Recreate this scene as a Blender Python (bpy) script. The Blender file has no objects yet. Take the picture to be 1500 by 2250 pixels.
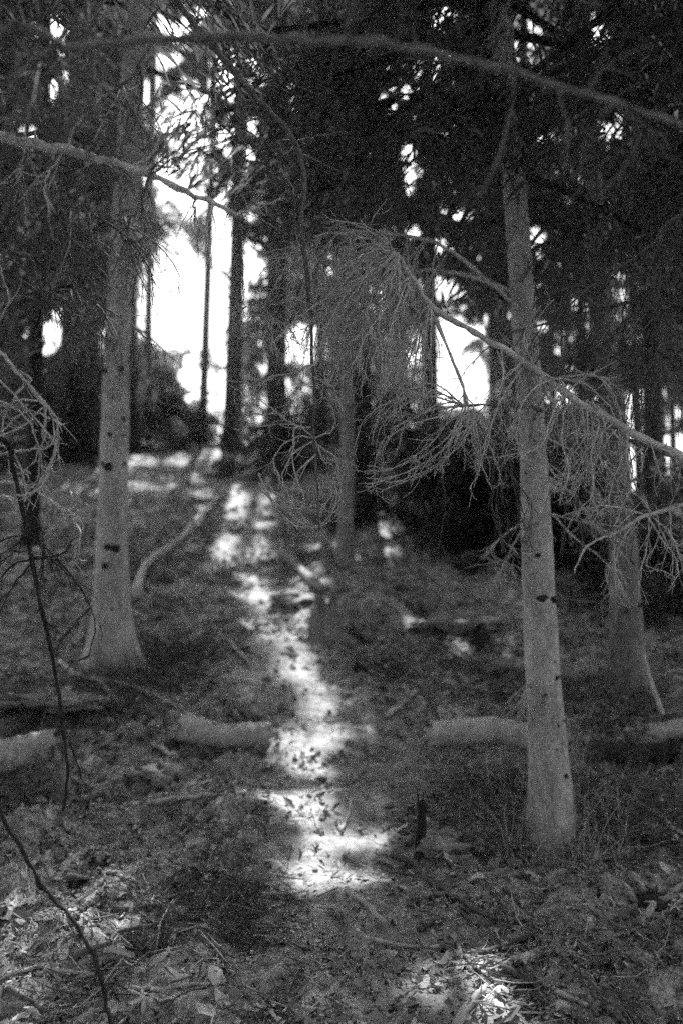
import bpy, math, numpy as np
from mathutils import Vector
R = math.radians
sc = bpy.context.scene
COL = sc.collection

# ------------------------------------------------------------------ camera
FOC = 2250 * 35 / 36.0
PITCH = R(5)
CAM = np.array([0.0, 0.0, 1.5])
cd = bpy.data.cameras.new('camera'); co = bpy.data.objects.new('camera', cd); COL.objects.link(co)
co.location = CAM; co.rotation_euler = (R(90) + PITCH, 0, 0)
cd.sensor_fit = 'VERTICAL'; cd.sensor_height = 36; cd.sensor_width = 24; cd.lens = 35
cd.clip_start = 0.05; cd.clip_end = 3000
cd.dof.use_dof = True; cd.dof.focus_distance = 3.35; cd.dof.aperture_fstop = 1.45
sc.camera = co

# ------------------------------------------------------------------ light
SUN_EL, SUN_AZ = R(56), R(-3)            # azimuth measured from +Y towards +X
SUN = np.array([math.sin(SUN_AZ) * math.cos(SUN_EL), math.cos(SUN_AZ) * math.cos(SUN_EL), math.sin(SUN_EL)])
w = bpy.data.worlds.new('World'); sc.world = w; w.use_nodes = True
nt = w.node_tree; nt.nodes.clear()
sky = nt.nodes.new('ShaderNodeTexSky'); sky.sky_type = 'NISHITA'; sky.sun_disc = False
sky.sun_elevation = SUN_EL; sky.sun_rotation = SUN_AZ; sky.dust_density = 3.0
bw = nt.nodes.new('ShaderNodeRGBToBW'); bg = nt.nodes.new('ShaderNodeBackground'); bg.inputs[1].default_value = 0.15
wo = nt.nodes.new('ShaderNodeOutputWorld')
nt.links.new(sky.outputs[0], bw.inputs[0]); nt.links.new(bw.outputs[0], bg.inputs[0]); nt.links.new(bg.outputs[0], wo.inputs[0])
sl = bpy.data.lights.new('sun', 'SUN'); sl.energy = 5.0; sl.angle = R(0.6); sl.color = (1, 1, 1)
so = bpy.data.objects.new('sun', sl); COL.objects.link(so)
so.rotation_euler = Vector(SUN).to_track_quat('Z', 'Y').to_euler()
sc.view_settings.view_transform = 'Standard'; sc.view_settings.look = 'None'
sc.view_settings.gamma = 1.0; sc.view_settings.use_curve_mapping = False
sc.view_settings.exposure = 1.85
sc.cycles.use_denoising = False           # the photograph is heavily grained
sc.cycles.max_bounces = 5; sc.cycles.diffuse_bounces = 3; sc.cycles.transmission_bounces = 3
sc.cycles.use_adaptive_sampling = True; sc.cycles.sample_clamp_indirect = 2.0; sc.cycles.adaptive_threshold = 0.02; sc.cycles.adaptive_min_samples = 24

# ------------------------------------------------------------------ helpers
rng = np.random.default_rng(7)
FWD = np.array([0, math.cos(PITCH), math.sin(PITCH)]); UP = np.array([0, -math.sin(PITCH), math.cos(PITCH)]); RT = np.array([1.0, 0, 0])
def ray(u, v): return FWD + RT * ((u - 750) / FOC) - UP * ((v - 1125) / FOC)
def P(u, v, d): return CAM + ray(u, v) * d
def to_px(p):
    q = np.asarray(p, float) - CAM
    d = np.maximum(q @ FWD, 1e-3)
    return 750 + FOC * (q @ RT) / d, 1125 - FOC * (q @ UP) / d, q @ FWD
def sstep(a, b, x):
    t = np.clip((np.asarray(x, float) - a) / (b - a), 0, 1); return t * t * (3 - 2 * t)

_T = np.random.default_rng(11).random((256, 256))
def vnoise(x, y):
    x = np.asarray(x, float); y = np.asarray(y, float)
    xi = np.floor(x).astype(int); yi = np.floor(y).astype(int)
    fx = x - xi; fy = y - yi; fx = fx * fx * (3 - 2 * fx); fy = fy * fy * (3 - 2 * fy)
    a = _T[xi & 255, yi & 255]; b = _T[(xi + 1) & 255, yi & 255]; c = _T[xi & 255, (yi + 1) & 255]; d = _T[(xi + 1) & 255, (yi + 1) & 255]
    return (a * (1 - fx) + b * fx) * (1 - fy) + (c * (1 - fx) + d * fx) * fy - 0.5

PY = np.array([-400, -10, 0, 3.2, 5, 6.5, 8, 9.5, 12, 16, 20, 22, 26, 35, 60, 200, 2500.])
PZ = np.array([-8, -0.5, 0, 0.2, 0.43, 0.74, 1.1, 1.48, 2.2, 3.4, 4.6, 4.85, 4.5, 2.6, 0, -6, -8.])
_ys = np.linspace(-30, 80, 2201); _k = np.exp(-np.linspace(-2, 2, 41) ** 2); _k /= _k.sum()
_zs = np.convolve(np.pad(np.interp(_ys, PY, PZ), 20, mode='edge'), _k, 'valid')
def base(y):
    y = np.asarray(y, float)
    return np.where((y > -29) & (y < 79), np.interp(y, _ys, _zs), np.interp(y, PY, PZ))
DIPS = []   # (x, y, radius, depth)
def G0(x, y):
    x = np.asarray(x, float); y = np.asarray(y, float)
    far = sstep(8, 19, y) * (1 - sstep(30, 90, y))
    z = base(y) - 0.17 * np.maximum(x - 0.3, 0) * far - 0.02 * np.abs(x)
    z = z + 0.06 * np.maximum(-x - 1.2, 0) * sstep(3, 8, y) * (1 - sstep(20, 30, y))
    z = z + 0.10 * vnoise(x * .9 + 3, y * .9) * sstep(1, 4, y) + 0.10 * vnoise(x * 2.1, y * 2.1 + 9)
    return z
def G(x, y):
    z = G0(x, y)
    near = 1 - sstep(18, 40, y)
    px = path_x(y); off = np.abs(x - px)
    rough = 0.35 + 0.65 * sstep(0.15, 0.6, off)
    z = z - 0.05 * (1 - sstep(0.1, 0.55, off)) * near
    z = z + near * rough * (0.10 * vnoise(x * 5.3, y * 5.3) + 0.065 * vnoise(x * 12, y * 12 + 40) + 0.04 * vnoise(x * 24 + 7, y * 24))
    for (a, b, r, h) in DIPS:
        z = z - h * np.exp(-((x - a) ** 2 + ((y - b)) ** 2) / (r * r))
    return z
def hit(u, v, f=None):
    f = f or G
    r = ray(u, v); t = 1.5
    pz = None
    while t < 60:
        p = CAM + r * t; h = p[2] - float(f(p[0], p[1]))
        if h < 0:
            lo, hi = t - 0.08, t
            for _ in range(14):
                m = (lo + hi) / 2; q = CAM + r * m
                if q[2] - float(f(q[0], q[1])) < 0: hi = m
                else: lo = m
            return CAM + r * hi
        t += 0.08
    return CAM + r * 24
_pp = [(900, 2250), (750, 1850), (690, 1650), (650, 1480), (600, 1340), (560, 1210), (515, 1100), (475, 1010)]
_pw = np.array([hit(u, v, G0) for u, v in _pp])
_px_y = np.concatenate([[-20, 0], _pw[:, 1], [24, 60]]); _px_x = np.concatenate([[0.9, 0.6], _pw[:, 0], [_pw[-1, 0] - .3, _pw[-1, 0] - 3]])
def path_x(y): return np.interp(y, _px_y, _px_x)
for (u, v, r, h) in [(345, 1722, .11, .13), (325, 2062, .09, .16), (1010, 1655, .14, .10), (60, 1740, .22, .14), (450, 1640, .2, .06), (925, 1335, .16, .10),
                     (1180, 2020, .10, .07), (900, 1870, .12, .10), (1480, 2230, .16, .2), (1330, 1650, .3, .12), (1370, 1990, .1, .08), (700, 1370, .15, .06),
                     (1050, 1480, .15, .08), (250, 1560, .2, .06), (1180, 1850, .3, .10), (500, 2110, .03, .05), (440, 1672, .12, .15), (540, 1680, .11, .15), (1100, 1690, .12, .08), (1420, 1660, .2, .12), (130, 2190, .08, .08)]:
    q = hit(u, v, G0); DIPS.append((q[0], q[1], r, h))

for _ in range(70):
    y_ = 3.0 + 6 * rng.random(); x_ = (rng.random() * 2 - 1) * .36 * y_
    if abs(x_ - float(path_x(y_))) > .3: DIPS.append((x_, y_, rng.uniform(.02, .07), rng.uniform(.04, .10)))
def mat(name, build):
    m = bpy.data.materials.new(name); m.use_nodes = True; n = m.node_tree; n.nodes.clear()
    out = n.nodes.new('ShaderNodeOutputMaterial'); b = n.nodes.new('ShaderNodeBsdfPrincipled')
    n.links.new(b.outputs[0], out.inputs[0]); b.inputs['Roughness'].default_value = 0.85
    b.inputs['Specular IOR Level'].default_value = 0.2
    build(n, b, out); return m
def g(c): return (c, c, c, 1)
def tones(n, b, scales, lo, hi, bump=0.3, stretch=(1, 1, 1), dist=0.01, coords='Object', contrast=(0.35, 0.65)):
    tc = n.nodes.new('ShaderNodeTexCoord'); mp = n.nodes.new('ShaderNodeMapping'); mp.inputs['Scale'].default_value = stretch
    n.links.new(tc.outputs[coords], mp.inputs[0]); prev = None
    for s, wgt in scales:
        t = n.nodes.new('ShaderNodeTexNoise'); t.inputs['Scale'].default_value = s; t.inputs['Detail'].default_value = 5; t.inputs['Roughness'].default_value = .65
        n.links.new(mp.outputs[0], t.inputs['Vector'])
        mm = n.nodes.new('ShaderNodeMath'); mm.operation = 'MULTIPLY_ADD'; mm.inputs[1].default_value = wgt
        n.links.new(t.outputs[0], mm.inputs[0])
        if prev is None: mm.inputs[2].default_value = 0
        else: n.links.new(prev, mm.inputs[2])
        prev = mm.outputs[0]
    r = n.nodes.new('ShaderNodeValToRGB'); r.color_ramp.elements[0].position = contrast[0]; r.color_ramp.elements[1].position = contrast[1]
    r.color_ramp.elements[0].color = g(lo); r.color_ramp.elements[1].color = g(hi)
    n.links.new(prev, r.inputs[0]); n.links.new(r.outputs[0], b.inputs['Base Color'])
    if bump:
        bp = n.nodes.new('ShaderNodeBump'); bp.inputs['Strength'].default_value = bump; bp.inputs['Distance'].default_value = dist
        n.links.new(prev, bp.inputs['Height']); n.links.new(bp.outputs[0], b.inputs['Normal'])
    return r
M = {}
M['ground'] = mat('forest_floor', lambda n, b, o: tones(n, b, [(2.2, .3), (13, .35), (75, .35)], 0.012, .56, 1.0, dist=.03, contrast=(.42, .585)))
M['path'] = mat('trodden_litter', lambda n, b, o: tones(n, b, [(3, .3), (16, .35), (90, .35)], 0.10, .56, .8, dist=.02, contrast=(.38, .62)))
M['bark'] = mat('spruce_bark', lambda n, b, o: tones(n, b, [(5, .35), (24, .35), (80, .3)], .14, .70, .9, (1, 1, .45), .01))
M['bark_dim'] = mat('mid_spruce_bark', lambda n, b, o: tones(n, b, [(5, .35), (24, .35), (80, .3)], .05, .34, .9, (1, 1, .45), .01))  # same bark grain in a darker tone
M['bark_dark'] = mat('dark_shaded_bark', lambda n, b, o: tones(n, b, [(5, .4), (20, .6)], .012, .06, .6, (1, 1, .35), .02))  # near-black bark; the shade of the wood is put into its colour
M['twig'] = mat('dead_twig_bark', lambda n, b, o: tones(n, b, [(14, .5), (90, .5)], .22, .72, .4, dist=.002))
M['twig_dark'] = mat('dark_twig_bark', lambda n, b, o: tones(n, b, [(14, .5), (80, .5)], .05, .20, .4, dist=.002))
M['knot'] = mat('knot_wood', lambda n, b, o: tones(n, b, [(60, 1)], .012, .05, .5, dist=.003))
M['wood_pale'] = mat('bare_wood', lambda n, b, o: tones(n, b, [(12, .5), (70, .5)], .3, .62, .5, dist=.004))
M['twig_black'] = mat('black_twig_bark', lambda n, b, o: tones(n, b, [(14, .5), (80, .5)], .01, .06, .4, dist=.002))  # near-black tone for the dark stems on the left
M['moss'] = mat('moss_and_shade_bark', lambda n, b, o: tones(n, b, [(7, .4), (40, .6)], .06, .46, .9, dist=.02))
M['stone'] = mat('stone', lambda n, b, o: tones(n, b, [(9, .5), (50, .5)], .18, .42, .6, dist=.01))
M['litter'] = mat('litter_bits', lambda n, b, o: tones(n, b, [(7, .25), (60, .75)], .02, .68, 0, contrast=(.45, .58)))
def translucent(c_lo, c_hi, tr, mixf, scale):
    def f(n, b, o):
        r = tones(n, b, [(scale, .4), (scale * 9, .6)], c_lo, c_hi, 0)
        t = n.nodes.new('ShaderNodeBsdfTranslucent'); t.inputs[0].default_value = g(tr)
        mx = n.nodes.new('ShaderNodeMixShader'); mx.inputs[0].default_value = mixf
        n.links.new(b.outputs[0], mx.inputs[1]); n.links.new(t.outputs[0], mx.inputs[2]); n.links.new(mx.outputs[0], o.inputs[0])
    return f
M['needles'] = mat('spruce_needles', translucent(.02, .09, .16, .45, .8))
M['leaf'] = mat('pale_fallen_leaf', translucent(.42, .78, .4, .2, 9))
M['leaf_dark'] = mat('dull_fallen_leaf', translucent(.16, .36, .2, .2, 9))

def mesh(name, V, F, mats, midx=None, smooth=True):
    """V (n,3); F = list of index arrays (k,3) or (k,4)"""
    me = bpy.data.meshes.new(name)
    V = np.asarray(V, np.float32); Fs = [np.asarray(f, np.int32) for f in F if len(f)]
    nl = sum(f.size for f in Fs); nf = sum(len(f) for f in Fs)
    me.vertices.add(len(V)); me.vertices.foreach_set('co', V.ravel())
    me.loops.add(nl); me.loops.foreach_set('vertex_index', np.concatenate([f.ravel() for f in Fs]))
    tot = np.concatenate([np.full(len(f), f.shape[1], np.int32) for f in Fs])
    me.polygons.add(nf); me.polygons.foreach_set('loop_start', np.concatenate([[0], np.cumsum(tot)[:-1]]).astype(np.int32))
    me.polygons.foreach_set('loop_total', tot)
    for m in (mats if isinstance(mats, (list, tuple)) else [mats]): me.materials.append(m)
    if midx is not None: me.polygons.foreach_set('material_index', np.asarray(midx, np.int32))
    me.polygons.foreach_set('use_smooth', np.full(nf, bool(smooth)))
    me.update(calc_edges=True); me.validate()
    return me
def link(name, me, parent=None, kind=None, label=None, cat=None, group=None, loc=None, rot=None):
    o = bpy.data.objects.new(name, me); COL.objects.link(o)
    if parent is not None: o.parent = parent
    if kind: o['kind'] = kind
    if label: o['label'] = label
    if cat: o['category'] = cat
    if group: o['group'] = group
    if loc is not None: o.location = loc
    if rot is not None: o.rotation_euler = rot
    return o
def empty(name, loc, label, cat, group=None):
    return link(name, None, label=label, cat=cat, group=group, loc=loc)

class MB:
    def __init__(s): s.V = []; s.Q = []; s.T = []; s.n = 0
    def add(s, V, Q=None, T=None):
        if Q is not None and len(Q): s.Q.append(np.asarray(Q) + s.n)
        if T is not None and len(T): s.T.append(np.asarray(T) + s.n)
        s.V.append(np.asarray(V)); s.n += len(V)
    def tube(s, pts, rad, k=4, rough=0, cap=True):
        pts = np.asarray(pts, float); n = len(pts); rad = np.broadcast_to(np.asarray(rad, float), (n,))
        t = np.gradient(pts, axis=0); t /= np.linalg.norm(t, axis=1, keepdims=True) + 1e-9
        m = t.mean(0); ref = np.eye(3)[np.argmin(np.abs(m))]
        a = np.cross(t, ref); a /= np.linalg.norm(a, axis=1, keepdims=True) + 1e-9; b = np.cross(t, a)
        th = np.linspace(0, 2 * np.pi, k, endpoint=False)
        rr = rad[:, None] * np.ones(k)
        if rough: rr = rr * (1 + rough * rng.standard_normal((n, k)))
        V = pts[:, None] + rr[..., None] * (np.cos(th)[None, :, None] * a[:, None] + np.sin(th)[None, :, None] * b[:, None])
        V = V.reshape(-1, 3)
        i = np.arange(n - 1)[:, None] * k; j = np.arange(k)[None]; j2 = (j + 1) % k
        Q = np.stack([i + j, i + j2, i + k + j2, i + k + j], -1).reshape(-1, 4)
        T = None
        if cap:
            V = np.vstack([V, pts[0] , pts[-1]]); c0, c1 = n * k, n * k + 1; jj = np.arange(k); jk = (jj + 1) % k
            T = np.vstack([np.stack([np.full(k, c0), jk, jj], -1), np.stack([np.full(k, c1), (n - 1) * k + jj, (n - 1) * k + jk], -1)])
        s.add(V, Q, T)
    def mesh(s, name, mats, midx=None, origin=None, smooth=True):
        V = np.vstack(s.V)
        if origin is not None: V = V - np.asarray(origin)
        F = []
        if s.Q: F.append(np.vstack(s.Q))
        if s.T: F.append(np.vstack(s.T))
        return mesh(name, V, F, mats, midx, smooth)

def crom(pts, n):
    pts = np.asarray(pts, float)
    p = np.vstack([2 * pts[0] - pts[1], pts, 2 * pts[-1] - pts[-2]])
    out = []; m = len(pts) - 1
    for t in np.linspace(0, m - 1e-6, n):
        i = int(t); f = t - i; a, b, c, d = p[i:i + 4]
        out.append(.5 * (2 * b + (c - a) * f + (2 * a - 5 * b + 4 * c - d) * f * f + (3 * b - a - 3 * c + d) * f ** 3))
    return np.array(out)

def twig_arc(o, d, L, curl, axis, n, wob):
    """a polyline that starts in direction d and bends by curl radians about axis over length L"""
    pts = [np.array(o, float)]; d = d / np.linalg.norm(d); st = L / n
    for i in range(n):
        a = curl / n * (1 + .5 * rng.standard_normal())
        d = d * math.cos(a) + np.cross(axis, d) * math.sin(a)
        d = d + wob * rng.standard_normal(3) + np.array([0, 0, -.02]); d /= np.linalg.norm(d)
        pts.append(pts[-1] + d * st)
    return np.array(pts)
def perp(t):
    v = rng.standard_normal(3); v -= t * (v @ t); return v / (np.linalg.norm(v) + 1e-9)
def add_spray(mb, pts, r0, r1, nside, slen, curl=1.0, sub=True, start=.12, droop=.25, flat=None):
    pts = np.asarray(pts); n = len(pts)
    pts = pts + .0025 * rng.standard_normal(pts.shape)
    mb.tube(pts, np.linspace(r0, r1, n) * (1 + .12 * rng.standard_normal(n)), 5)
    tg = np.gradient(pts, axis=0); tg /= np.linalg.norm(tg, axis=1, keepdims=True) + 1e-9
    for i in range(nside):
        s = start + (1 - start) * (i + rng.random()) / max(nside, 1); k = min(int(s * (n - 1)), n - 2)
        t = tg[k]; pe = perp(t)
        if flat is not None: pe = pe * .5 + flat * (1 if i % 2 else -1); pe /= np.linalg.norm(pe)
        a = .55 + .5 * rng.random()
        d = t * math.cos(a) + pe * math.sin(a) + np.array([0, 0, -droop])
        ax = np.cross(d, t); nn = np.linalg.norm(ax); ax = ax / nn if nn > 1e-6 else perp(t)
        L = slen * (.4 + 1.1 * rng.random()) * (1.15 - .6 * s)
        rr = (r0 * (1 - s) + r1 * s) * .5 + .0005
        p = twig_arc(pts[k], d, L, curl * rng.normal(.9, .9), ax, 8, .06)
        mb.tube(p, np.linspace(rr, max(rr * .5, .0011), 9), 3, cap=False)
        if sub:
            for q in range(rng.integers(0, 4)):
                kk = rng.integers(1, 7); tt = p[kk + 1] - p[kk]; tt /= np.linalg.norm(tt); pe2 = perp(tt)
                d2 = tt * .7 + pe2 * .7 + np.array([0, 0, -.2])
                p2 = twig_arc(p[kk], d2, L * (.25 + .35 * rng.random()), rng.normal(0, 1.0), perp(tt), 4, .09)
                mb.tube(p2, np.linspace(rr * .6, .001, 5), 3, cap=False)

# ------------------------------------------------------------------ the ground
def spaced(lo, hi, steps):
    out = [lo]
    while out[-1] < hi: out.append(out[-1] + steps(out[-1]))
    return np.array(out)
xp = spaced(0, 2500, lambda a:   .031 if a < 2.6 else .031 + .05 * (a - 2.6))
xs = np.concatenate([-xp[:0:-1], xp])
ys = np.concatenate([-spaced(-1.6, 400, lambda a: .12 + .25 * (a + 1.6))[::-1], spaced(1.62, 2500, lambda a: .027 if a < 6 else .027 + .017 * (a - 6) if a < 25 else .35 + .2 * (a - 25))])
X, Y = np.meshgrid(xs, ys, indexing='ij'); Z = G(X, Y)
nx, ny = X.shape; idx = np.arange(nx * ny).reshape(nx, ny)
V = np.stack([X, Y, Z], -1).reshape(-1, 3)
Q = np.stack([idx[:-1, :-1], idx[1:, :-1], idx[1:, 1:], idx[:-1, 1:]], -1).reshape(-1, 4)
cx = V[Q].mean(1); hw = .27 + .22 * vnoise(cx[:, 0] * 3, cx[:, 1] * 3) + .12 * vnoise(cx[:, 0] * 13, cx[:, 1] * 13)
isp = (np.abs(cx[:, 0] - path_x(cx[:, 1])) < hw) & (cx[:, 1] > 1) & (cx[:, 1] < 23)
def sub(name, Qs, m):
    u, inv = np.unique(Qs, return_inverse=True); return mesh(name, V[u], [inv.reshape(Qs.shape)], m)
link('ground', sub('ground', Q[~isp], M['ground']), kind='structure')
link('path', sub('path', Q[isp], M['path']), kind='structure')

# ------------------------------------------------------------------ litter that nobody could count
def scatter(n, ymax, pw=1.0, margin=1.15):
    y = 2.1 + (ymax - 2.1) * rng.random(n) ** pw
    x = (rng.random(n) * 2 - 1) * (.36 * y * margin + .1)
    return x, y
def chips(name, n, ymax, lo, hi, wid, m, lift=.004, pw=1.4, tilt=.35, patchy=True):
    x, y = scatter(n, ymax, pw)
    if patchy:
        keep = rng.random(n) < np.clip(.55 + 1.6 * vnoise(x * 1.7 + 5, y * 1.7) + 1.2 * vnoise(x * 5, y * 5), .06, 1); x, y = x[keep], y[keep]
    n = len(x); z = G(x, y) + lift
    sc_ = np.clip(y / 4.2, 1, 2.4); L = (lo + (hi - lo) * rng.random(n) ** 2) * sc_; a = rng.random(n) * 2 * np.pi
    d = np.stack([np.cos(a), np.sin(a), tilt * rng.standard_normal(n)], -1); d /= np.linalg.norm(d, axis=1, keepdims=True)
    s = np.cross(d, np.array([0, 0, 1.0]) + .5 * rng.standard_normal((n, 3))); s /= np.linalg.norm(s, axis=1, keepdims=True) + 1e-9
    W = (wid * sc_ * (.5 + rng.random(n)))[:, None]; c = np.stack([x, y, z], -1); h = d * L[:, None] / 2
    up = np.cross(s, d) * (L * .12 * rng.standard_normal(n))[:, None]
    Vv = np.stack([c - h, c + s * W + up, c + h, c - s * W + up], 1).reshape(-1, 3)
    Qq = np.arange(4 * n).reshape(n, 4)
    link(name, mesh(name, Vv, [Qq], m, smooth=False), kind='stuff')
chips('needle_litter', 110000, 13, .012, .05, .0018, M['litter'], .003)
chips('bark_litter', 22000, 18, .02, .09, .009, M['litter'], .010, tilt=.6)
chips('bark_flakes', 5000, 15, .03, .10, .018, M['leaf_dark'], .012, tilt=.5)
chips('pale_flakes', 4200, 14, .015, .06, .009, M['leaf'], .012, tilt=.4)
chips('leaf_litter', 2600, 17, .03, .075, .017, M['leaf_dark'], .010)
def twig_litter(name, n, mm):
    mb = MB()
    x, y = scatter(n, 15, 1.3)
    keep = rng.random(n) < np.clip(.45 + 1.7 * vnoise(x * 1.4 + 25, y * 1.4) - .8 * np.exp(-((x - path_x(y)) / .35) ** 2), .04, 1)
    for a, b in zip(x[keep], y[keep]):
        L = .05 + .22 * rng.random() ** 2; an = rng.random() * 2 * np.pi; k = 4; bend = rng.normal(0, .4)
        an_ = an + np.linspace(0, bend, k); px = a + np.concatenate([[0], np.cumsum(np.cos(an_[1:]) * L / 3)]); py = b + np.concatenate([[0], np.cumsum(np.sin(an_[1:]) * L / 3)])
        zz = G(px, py); zz = .6 * zz + .4 * zz.max() + .006 + np.linspace(0, .03 * rng.random(), k)
        mb.tube(np.stack([px, py, zz], -1), np.linspace(1, .6, k) * (.0015 + .003 * rng.random() ** 2), 3, cap=False)
    link(name, mb.mesh(name, M[mm]), kind='stuff')
twig_litter('twig_litter', 7500, 'twig_dark'); twig_litter('pale_twig_litter', 4500, 'twig')

# ------------------------------------------------------------------ openings in the canopy
# (u, v, ru, rv, share of the foliage missing)
OPEN = [(405, 665, 108, 130, 1), (485, 520, 30, 70, .97), (385, 560, 45, 60, .9), (525, 640, 16, 70, .8), (450, 850, 70, 60, .75), (640, 850, 30, 70, .6), (668, 755, 56, 48, .97), (965, 632, 52, 32, 1), (965, 750, 50, 60, .95),
        (1010, 830, 80, 60, .93), (1230, 872, 34, 24, .95), (1430, 985, 80, 75, .88), (1400, 875, 24, 28, .9), (1250, 740, 60, 14, .6), (1390, 740, 50, 14, .7),
        (375, 190, 70, 110, .8), (345, 260, 40, 60, .8), (400, 400, 75, 95, .85), (370, 60, 60, 40, .8), (500, 240, 60, 60, .6), (540, 370, 30, 40, .7), (95, 730, 42, 50, .8), (125, 60, 25, 30, .7), (60, 300, 20, 30, .7), (115, 200, 20, 30, .7),
        (898, 340, 14, 30, .95), (898, 400, 14, 30, .95), (970, 541, 26, 18, 1), (1015, 470, 45, 13, 1), (905, 510, 18, 14, 1), (970, 40, 32, 50, .9), (1195, 297, 20, 13, 1),
        (1330, 280, 45, 24, .9), (1150, 90, 40, 50, .7), (1310, 90, 32, 55, .7), (630, 160, 60, 30, .6), (830, 660, 14, 40, .9), (1175, 520, 20, 20, .8), (930, 160, 60, 60, .5)]
# patches of sunlight on the floor, as openings the sun looks through
SUNP = [(480, 1012, 40, 20), (520, 1095, 45, 32), (545, 1135, 35, 15), (455, 1150, 16, 16), (505, 1215, 70, 24), (450, 1190, 30, 12), (575, 1305, 50, 18), (620, 1365, 62, 34), (655, 1450, 45, 35),
        (690, 1590, 70, 40), (640, 1635, 40, 20), (700, 1520, 50, 22), (695, 1742, 56, 30), (728, 1832, 50, 42), (690, 1895, 60, 18), (1030, 2130, 75, 30), (1085, 2205, 85, 35),
        (800, 1125, 18, 26), (842, 1165, 26, 9), (830, 1212, 40, 9), (715, 1195, 25, 7), (680, 1330, 30, 10), (690, 1275, 30, 18)]
MOTTLE = [((320, 560), (100, 480), 85, 5, 20), ((330, 450), (8, 80), 12, 5, 14), ((60, 150), (20, 230), 9, 4, 9), ((560, 700), (130, 230), 12, 5, 12), ((930, 1000), (0, 100), 9, 5, 13), ((1130, 1195), (20, 150), 12, 4, 9), ((1280, 1345), (30, 140), 10, 4, 9),
          ((1300, 1385), (250, 300), 6, 6, 12), ((1350, 1510), (850, 1090), 26, 6, 16), ((50, 140), (680, 770), 12, 5, 12), ((580, 640), (780, 900), 14, 5, 12), ((540, 1450), (60, 700), 110, 2.5, 7), ((740, 1060), (100, 300), 24, 4, 12), ((1180, 1450), (700, 880), 16, 4, 11), ((400, 500), (780, 890), 18, 6, 14), ((890, 1100), (700, 900), 20, 6, 16)]
rm_ = np.random.default_rng(41)
for (ua, ub), (va, vb), n_, ra, rb in MOTTLE:
    for _ in range(n_):
        r_1 = ra + (rb - ra) * rm_.random() ** 1.5; OPEN.append((rm_.uniform(ua, ub), rm_.uniform(va, vb), r_1, r_1 * rm_.uniform(.8, 1.5), 1))
OPEN = [(a, b, c, d, min(s, .55) if s < .82 else s) for (a, b, c, d, s) in OPEN]
for _ in range(34): SUNP.append((round(rm_.uniform(425, 585), 1), round(rm_.uniform(1000, 1265), 1), rm_.uniform(6, 16), rm_.uniform(3, 8)))
for _ in range(10): SUNP.append((round(rm_.uniform(840, 1130), 1), round(rm_.uniform(1310, 1500), 1), rm_.uniform(3, 9), rm_.uniform(2, 4)))
def cull(p):
    """p (n,3) sprig centres -> mask of the ones that stay"""
    n = len(p); u, v, d = to_px(p); keep = np.ones(n, bool); rr = rng.random(n)
    w_ = .35 * vnoise(p[:, 0] * 1.3 + p[:, 1], p[:, 2] * 1.3) + .25 * vnoise(p[:, 0] * 3.7, p[:, 2] * 3.7 + p[:, 1])
    for (a, b, ru, rv, s) in OPEN:
        e = np.sqrt(((u - a) / (ru + 4)) ** 2 + ((v - b) / (rv + 4)) ** 2) + w_ * (.8 if ru > 25 else .2)
        keep &= ~((rr < s * (1 - sstep(.72, 1.3, e)) if ru > 25 else (e < 1)) & (d > 6))
    t = (p[:, 2] - G0(p[:, 0], p[:, 1])) / SUN[2]
    for _ in range(8):
        q = p - SUN * t[:, None]; t = t + .7 * (q[:, 2] - G0(q[:, 0], q[:, 1])) / SUN[2]
    q = p - SUN * t[:, None]; u2, v2, d2 = to_px(q)
    nz = vnoise(q[:, 0] * 4.5 + 9, q[:, 1] * 4.5) + .8 * vnoise(q[:, 0] * 10, q[:, 1] * 10)
    off = np.abs(q[:, 0] - path_x(q[:, 1]))
    keep &= ~((nz > -.10 + .55 * sstep(.05, .55, off)) & (off < .55) & (q[:, 1] > PATCH_Y0) & (q[:, 1] < 19.5) & (t > .3))
    for (a, b, ru, rv) in SUNP:
        dd = hit_cache[(a, b)]; mu = 0.10 * FOC / dd; mv = .035 * FOC / dd
        e = ((u2 - a) / (ru + mu)) ** 2 + ((v2 - b) / (rv + mv)) ** 2
        keep &= ~((e < 1 + 1.3 * nz) & (d2 > 1) & (t > .3))
    return keep
PATCH_Y0 = float(hit(700, 1900, G0)[1])
hit_cache = {(a, b): float((hit(a, b, G0) - CAM) @ FWD) for (a, b, _, _) in SUNP}

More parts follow.
